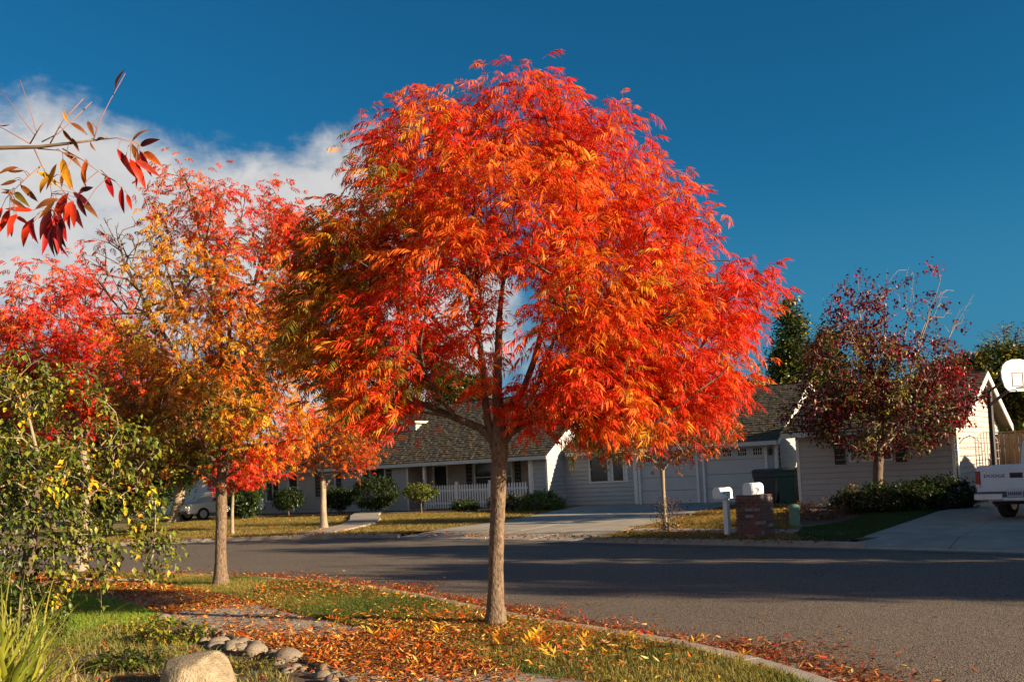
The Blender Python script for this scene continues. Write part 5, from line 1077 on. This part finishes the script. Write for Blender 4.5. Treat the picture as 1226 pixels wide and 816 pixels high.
# ------------------------------------------------------------------ foreground left: leafy bush, strap plant, ground cover
cb_ = np.array([*P(22, 700, 7.6)[:2], GZ - .03]); cy = cb_[1]
def pc(x, y, dy=0): return P(x, y, cy + dy)
LG = dict(leafgreen=5, lime=3, yellow=.5); LY = dict(lime=5, leafgreen=2, yellow=1); LD = dict(leafgreen=4, green=4, lime=1)
bc = [((12, 485, 48, 42, 0, .5, .7), LY), ((10, 570, 60, 55, 0, .6, .8), LG), ((75, 560, 40, 35, -.1, .45, .6), LY), ((75, 625, 55, 35, 0, .5, .8), LD), ((40, 685, 42, 42, 0, .45), LD), ((-60, 560, 70, 120, 0, .8), LD), ((35, 740, 45, 35, 0, .4, .9), LD)]
e, kk = blob_points(pblobs([b[0] for b in bc], cy), 560, .45)
sprays = [[(60, 560), (120, 535), (175, 570), (198, 630), (208, 690)], [(70, 600), (135, 590), (165, 630), (176, 695)], [(30, 500), (75, 462), (118, 478), (148, 530)], [(50, 540), (110, 505), (165, 515), (200, 548)], [(60, 620), (115, 632), (142, 680)], [(20, 500), (8, 450), (22, 418)],
          [(40, 520), (60, 470), (52, 432)], [(80, 570), (140, 552), (180, 600), (188, 650)], [(70, 640), (100, 665), (105, 710)], [(30, 480), (70, 440), (100, 452)], [(60, 580), (120, 575), (155, 600), (160, 660)], [(10, 470), (-10, 430), (-30, 420)], [(50, 600), (100, 600), (128, 640), (130, 690)], [(60, 650), (75, 700), (72, 745)]]
SE = []
for sp in sprays:
    dy = RD.uniform(-.35, .25); L_s = sum(math.dist(a, b) for a, b in zip(sp, sp[1:])); m_s = int(L_s / 6.5)
    for i in range(m_s + 1):
        t = (i / m_s) * (len(sp) - 1); j = min(int(t), len(sp) - 2); q = lerp(sp[j], sp[j + 1], t - j); SE.append(pc(q[0] + RD.gauss(0, 4), q[1] + RD.gauss(0, 4), dy * (1 - i / m_s) + RD.gauss(0, .04)))
e = np.concatenate([e, np.array(SE)]); kk = np.concatenate([kk, rng.integers(0, 3, len(SE))]); e[:, 2] = np.maximum(e[:, 2], GZ + .1)
plant_tree('leafy_bush', 'yellow green leafy bush with arching branches at the left edge', 'bush', [cb_, pc(32, 690), pc(38, 640), pc(42, 590), pc(44, 540)], [.06, .05, .045, .035, .025], e, kk, [b[1] for b in bc], SL, 11, .92, tip_r=.0017, zmin=.8, leafm=M['green'], twig=M['bark_pale'], bark=M['bark_dark'], spread=.05, pitch=(-.3, 1.3), lift=.6, wpath=.15)
def straps(name, label, cat, c, n, L, wd, cols, seed, spread=.08, arch=1.0, aim=None):
    r = np.random.default_rng(seed); root = empty(name, (c[0], c[1], GZ), 0, label, cat)
    big = MB(); k = 0; made = []
    for i in range(n):
        a = r.uniform(0, 6.28) if aim is None else aim + r.normal(0, .9); l = L * r.uniform(.6, 1.1); up = r.uniform(.75, 1.5); w0 = wd * r.uniform(.75, 1.2); b0 = np.array([r.normal(0, spread), r.normal(0, spread), 0])
        V = []; m = 7; sd_ = np.array([-math.sin(a), math.cos(a), 0]); d_ = np.array([math.cos(a), math.sin(a), 0]); pos = b0.copy(); el_ = up
        for j in range(m + 1):
            t = j / m; ww = w0 * (1 - t ** 2.2) + .001; fold = np.array([0, 0, ww * .18]); V += [pos - sd_ * ww / 2 + fold, pos.copy(), pos + sd_ * ww / 2 + fold]
            pos = pos + (d_ * math.cos(el_) + np.array([0, 0, 1]) * math.sin(el_)) * l / m; el_ -= arch * r.uniform(.7, 1.2) * (.05 + .32 * t)
        T = []
        for j in range(m):
            for q_ in (0, 1): a_ = j * 3 + q_; T += [(a_, a_ + 1, a_ + 4), (a_, a_ + 4, a_ + 3)]
        c1 = cols[0] + (cols[1] - cols[0]) * r.uniform(0, 1); made.append((np.array(V), np.array(T), np.tile(c1, (len(V), 1))))
    for V, T, Cc in made[:300]: npmesh('blade', V, T, Cc, M['grass'], root)
    return root
q = P(6, 800, 6.4); straps('strap_plant', 'clump of broad yellow green strap leaves in the lower left corner', 'plant', q, 60, 1.0, .04, np.array([(.16, .22, .02), (.42, .40, .05)]), 3, .09, .9)
q = P(2, 800, 7.0); straps('tall_grass', 'tall yellow green grass clump at the left edge behind the strap leaves', 'plant', q, 110, 1.1, .016, np.array([(.22, .24, .03), (.5, .44, .10)]), 4, .12, .5)
q = P(45, 745, 7.0); straps('straw_grass', 'dry straw coloured grass tuft below the leafy bush', 'plant', q, 150, .5, .007, np.array([(.4, .3, .14), (.55, .42, .22)]), 5, .14, .9)
q = G(110, 768, GZ); straps('straw_grass', 'dry straw coloured low tuft in front of the small side lawn', 'plant', q, 110, .26, .006, np.array([(.3, .22, .08), (.45, .36, .14)]), 6, .22, 1.2)
def ground_cover(name, label, x, y, w_, hh, mix, n, lsc=1.0):
    c = G(x, y, GZ); e, kk = blob_points([(c[0], c[1], GZ + hh * .4, w_ / 2, w_ * .35, hh * .6)], n, .5); e[:, 2] = np.maximum(e[:, 2], GZ + .02)
    return plant_tree(name, label, 'plant', [np.array([c[0], c[1], GZ - .02]), np.array([c[0], c[1], GZ + hh * .3])], [.012, .008], e, kk, [mix], SL, 6, lsc, tip_r=.0018, zmin=0, leafm=M['green'], spread=.03, pitch=(-1.0, .8), nside=3)
ground_cover('ground_cover', 'bright green leafy ground cover behind the boulder', 205, 768, .75, .22, dict(lime=4, green=2, yellow=.5), 130)
ground_cover('ground_cover', 'dark low ground cover left of the boulder', 150, 800, .7, .14, dict(green=4, dark=1, lime=1), 130, .9)
ground_cover('ground_cover', 'yellowish low weeds along the front edge of the side lawn', 165, 757, .8, .15, dict(lime=4, yellow=1, olive=2), 110, .7)
ground_cover('ground_cover', 'short green weeds between the boulder and the river stones', 300, 800, .6, .08, dict(green=3, olive=3), 70, .6)
sd = G(122, 752, GZ); e = np.array([[sd[0] + .02, sd[1], GZ + .45], [sd[0] - .03, sd[1], GZ + .35], [sd[0] + .02, sd[1], GZ + .25], [sd[0], sd[1], GZ + .15]])
plant_tree('seedling', 'single upright green seedling in front of the side lawn', 'plant', [(sd[0], sd[1], GZ), (sd[0], sd[1], GZ + .22), (sd[0], sd[1], GZ + .44)], [.005, .004, .003], e, np.zeros(4, int), [dict(lime=3, green=1)], SL, 3, 1.2, tip_r=.0018, zmin=.05, leafm=M['green'], spread=.01)
p = sample([(-5.6, 10.1), (-4.3, 10.6), (-3.4, 9.4), (-2.3, 8.2), (-1.7, 7.2), (-2.6, 6.6), (-4.4, 7.6), (-5.8, 9)], 9000); p = p[rng.uniform(0, 1, len(p)) < .25 + .75 * vnoise(p, 2.5, 21)]
blades('garden_weeds', p, GZ, .08, .006, gcol(len(p), (.12, .18, .02), (.44, .36, .11)), 1.0)
p = sample([(-5.6, 10.1), (-4.3, 10.6), (-3.4, 9.4), (-2.3, 8.2), (-1.7, 7.2), (-2.6, 6.6), (-4.4, 7.6), (-5.8, 9)], 900); litter('garden_leaves', p, .13, .03, RB)
p = np.array([G(x_ + RD.gauss(0, 10), y_ + RD.gauss(0, 6), GZ)[:2] for x_, y_, _ in stones for _k in range(7)]); litter('stone_row_leaves', p, .135, .05, RB)

# ------------------------------------------------------------------ overhanging branch, top left
fY = 2.6
def pf_(x, y, dy=0): return P(x, y, fY + dy)
OB = empty('overhanging_tree', (-3.3, 2.3, GZ), 0, 'near branch with long red and brown leaflets reaching in at the top left', 'tree')
ob = Vector((-3.3, 2.3, GZ))
def L_(v): return Vector(v) - ob
MB().tube([(0, 0, -.05), (.02, .02, .8), (.0, .05, 1.6), (.05, .1, 2.2), (.1, .1, 3.0)], [.12, .10, .09, .075, .05], 12).build('trunk', M['bark'], OB, smooth=True)
st = L_(pf_(0, 177)); MB().tube([(.04, .08, 2.1), tuple(Vector((.04, .08, 2.1)).lerp(st, .5) + Vector((0, 0, .08))), tuple(st), tuple(L_(pf_(45, 176))), tuple(L_(pf_(80, 172))), tuple(L_(pf_(112, 168)))], [.04, .016, .0062, .0055, .0045, .003], 8).build('limb', M['twig'], OB, smooth=True)
tw = MB(); TWV = []
for pl_ in ([(112, 168), (140, 165), (165, 172)], [(112, 168), (118, 148), (132, 120), (150, 88)], [(36, 172), (42, 162), (25, 140), (0, 106)], [(36, 172), (44, 158), (35, 128), (24, 96)], [(36, 172), (48, 152), (54, 145)], [(60, 172), (75, 145), (100, 118)], [(40, 176), (50, 198), (60, 215)], [(36, 172), (15, 160), (0, 152)],
            [(50, 198), (30, 215), (12, 232)], [(75, 178), (100, 192), (122, 208)], [(60, 215), (62, 232), (58, 250)], [(122, 208), (140, 218), (147, 228)], [(45, 178), (70, 180), (95, 190)], [(50, 170), (70, 160), (110, 122)]):
    k = RD.uniform(-.03, .03); fl = [L_(pf_(x, y, k * i / 2)) for i, (x, y) in enumerate(pl_)]; TWV += [a_.lerp(b_, t_ / 10) for a_, b_ in zip(fl, fl[1:]) for t_ in range(11)]; tw.tube([L_(pf_(x, y, k * i / 2)) for i, (x, y) in enumerate(pl_)], [.0021 - .0006 * min(i, 2) for i in range(len(pl_))], 5)
tw.build('twigs', M['redtwig'], OB, smooth=True); PT = MB()
# every leaflet: base point, tip point (photo), width factor, colour
LV = [((138, 108), (150, 82), 'brown'), ((75, 133), (82, 148), 'gold'), ((84, 147), (105, 162), 'brown'), ((75, 155), (90, 172), 'brown'), ((86, 165), (95, 182), 'brown'), ((105, 145), (113, 165), 'brown'), ((108, 170), (115, 181), 'brown'), ((126, 166), (114, 170), 'brown'),
      ((158, 170), (182, 155), 'brown'), ((167, 175), (192, 167), 'maroon'), ((158, 172), (168, 200), 'brown'), ((167, 180), (182, 212), 'crimson'), ((172, 182), (195, 200), 'orange'), ((140, 178), (160, 210), 'crimson'), ((150, 185), (165, 215), 'red'), ((155, 190), (175, 228), 'red'), ((162, 192), (192, 212), 'pink'), ((165, 200), (163, 226), 'red'),
      ((106, 194), (104, 226), 'orange'), ((126, 208), (136, 237), 'crimson'), ((146, 224), (149, 256), 'crimson'), ((152, 232), (158, 252), 'red'), ((60, 210), (48, 232), 'gold'), ((52, 204), (62, 222), 'yellow'), ((75, 190), (85, 228), 'gold'), ((80, 200), (88, 228), 'gold'), ((75, 182), (98, 202), 'brown'), ((76, 208), (74, 225), 'brown'),
      ((68, 196), (55, 228), 'gold'), ((24, 221), (46, 242), 'brown'), ((28, 205), (4, 202), 'brown'), ((20, 216), (0, 222), 'brown'), ((18, 230), (36, 248), 'olive'), ((15, 228), (0, 226), 'brown'), ((12, 238), (32, 250), 'brown'), ((95, 228), (112, 224), 'maroon'), ((80, 235), (68, 262), 'red'), ((88, 240), (76, 268), 'red'), ((66, 240), (46, 262), 'brown'), ((70, 238), (42, 250), 'brown'),
      ((92, 236), (104, 260), 'maroon'), ((100, 245), (118, 262), 'brown'), ((62, 250), (48, 288), 'maroon'), ((66, 255), (70, 305), 'crimson'), ((60, 262), (50, 306), 'crimson'), ((72, 262), (80, 298), 'maroon'), ((66, 268), (66, 308), 'maroon'), ((70, 258), (80, 290), 'crimson'), ((40, 252), (6, 250), 'red'), ((12, 250), (-2, 280), 'red'), ((12, 258), (14, 284), 'red'), ((16, 258), (36, 270), 'red'), ((38, 262), (28, 296), 'red'), ((40, 260), (46, 292), 'crimson'),
      ((2, 248), (0, 262), 'red'), ((0, 151), (12, 149), 'maroon'), ((82, 246), (84, 276), 'red'), ((90, 250), (100, 274), 'maroon')]
LV += [((b_[0] + RD.uniform(-9, 9), b_[1] + RD.uniform(-7, 7)), (t_[0] + RD.uniform(-14, 14), t_[1] + RD.uniform(-9, 9)), c_) for b_, t_, c_ in LV if b_[0] < 112 and b_[1] > 185 and RD.random() < .6]
for (bx_, tx_, cn) in LV:
    dy = RD.uniform(-.05, .05); a = np.array(L_(pf_(*bx_, dy))); b = np.array(L_(pf_(*tx_, dy + RD.uniform(-.03, .03)))); L = float(np.linalg.norm(b - a)); d_ = (b - a) / L
    c_n = min(TWV, key=lambda v: (v - Vector(a)).length); a2 = Vector(a)
    PT.tube([c_n, c_n.lerp(a2, .5) + Vector((0, 0, .006)), a2 + (Vector(b) - a2) * .06], [.0013, .001, .0008], 4)
    nr = np.array([RD.uniform(-.6, .6), -1.0, RD.uniform(-.2, .9)]); s = np.cross(d_, nr); s /= np.linalg.norm(s); u = np.cross(s, d_); m = 6; V = []; cu = RD.uniform(-.12, .18); W_ = min(L * .26, .023) * RD.uniform(.85, 1.1)
    for j in range(m + 1):
        t = j / m; ww = W_ * (math.sin(math.pi * min(1, t ** .75)) ** .9 if 0 < t < 1 else .02) * .5; c = a + d_ * L * t + u * cu * L * math.sin(math.pi * t); f_ = u * ww * .35; V += [c - s * ww + f_, c, c + s * ww + f_]
    T = []
    for j in range(m):
        for q_ in (0, 1): a_ = j * 3 + q_; T += [(a_, a_ + 1, a_ + 4), (a_, a_ + 4, a_ + 3)]
    base_c = np.array(PAL[cn]); V = np.array(V); tcol = base_c[None] * np.clip(1 + rng.normal(0, .14, (len(V), 1)), .6, 1.4); tcol[1::3] *= .72
    npmesh('leaf', V, np.array(T), tcol, M['leaf'], OB, smooth=True)
PT.build('leaf_stalks', M['redtwig'], OB)['kind'] = 'stuff'
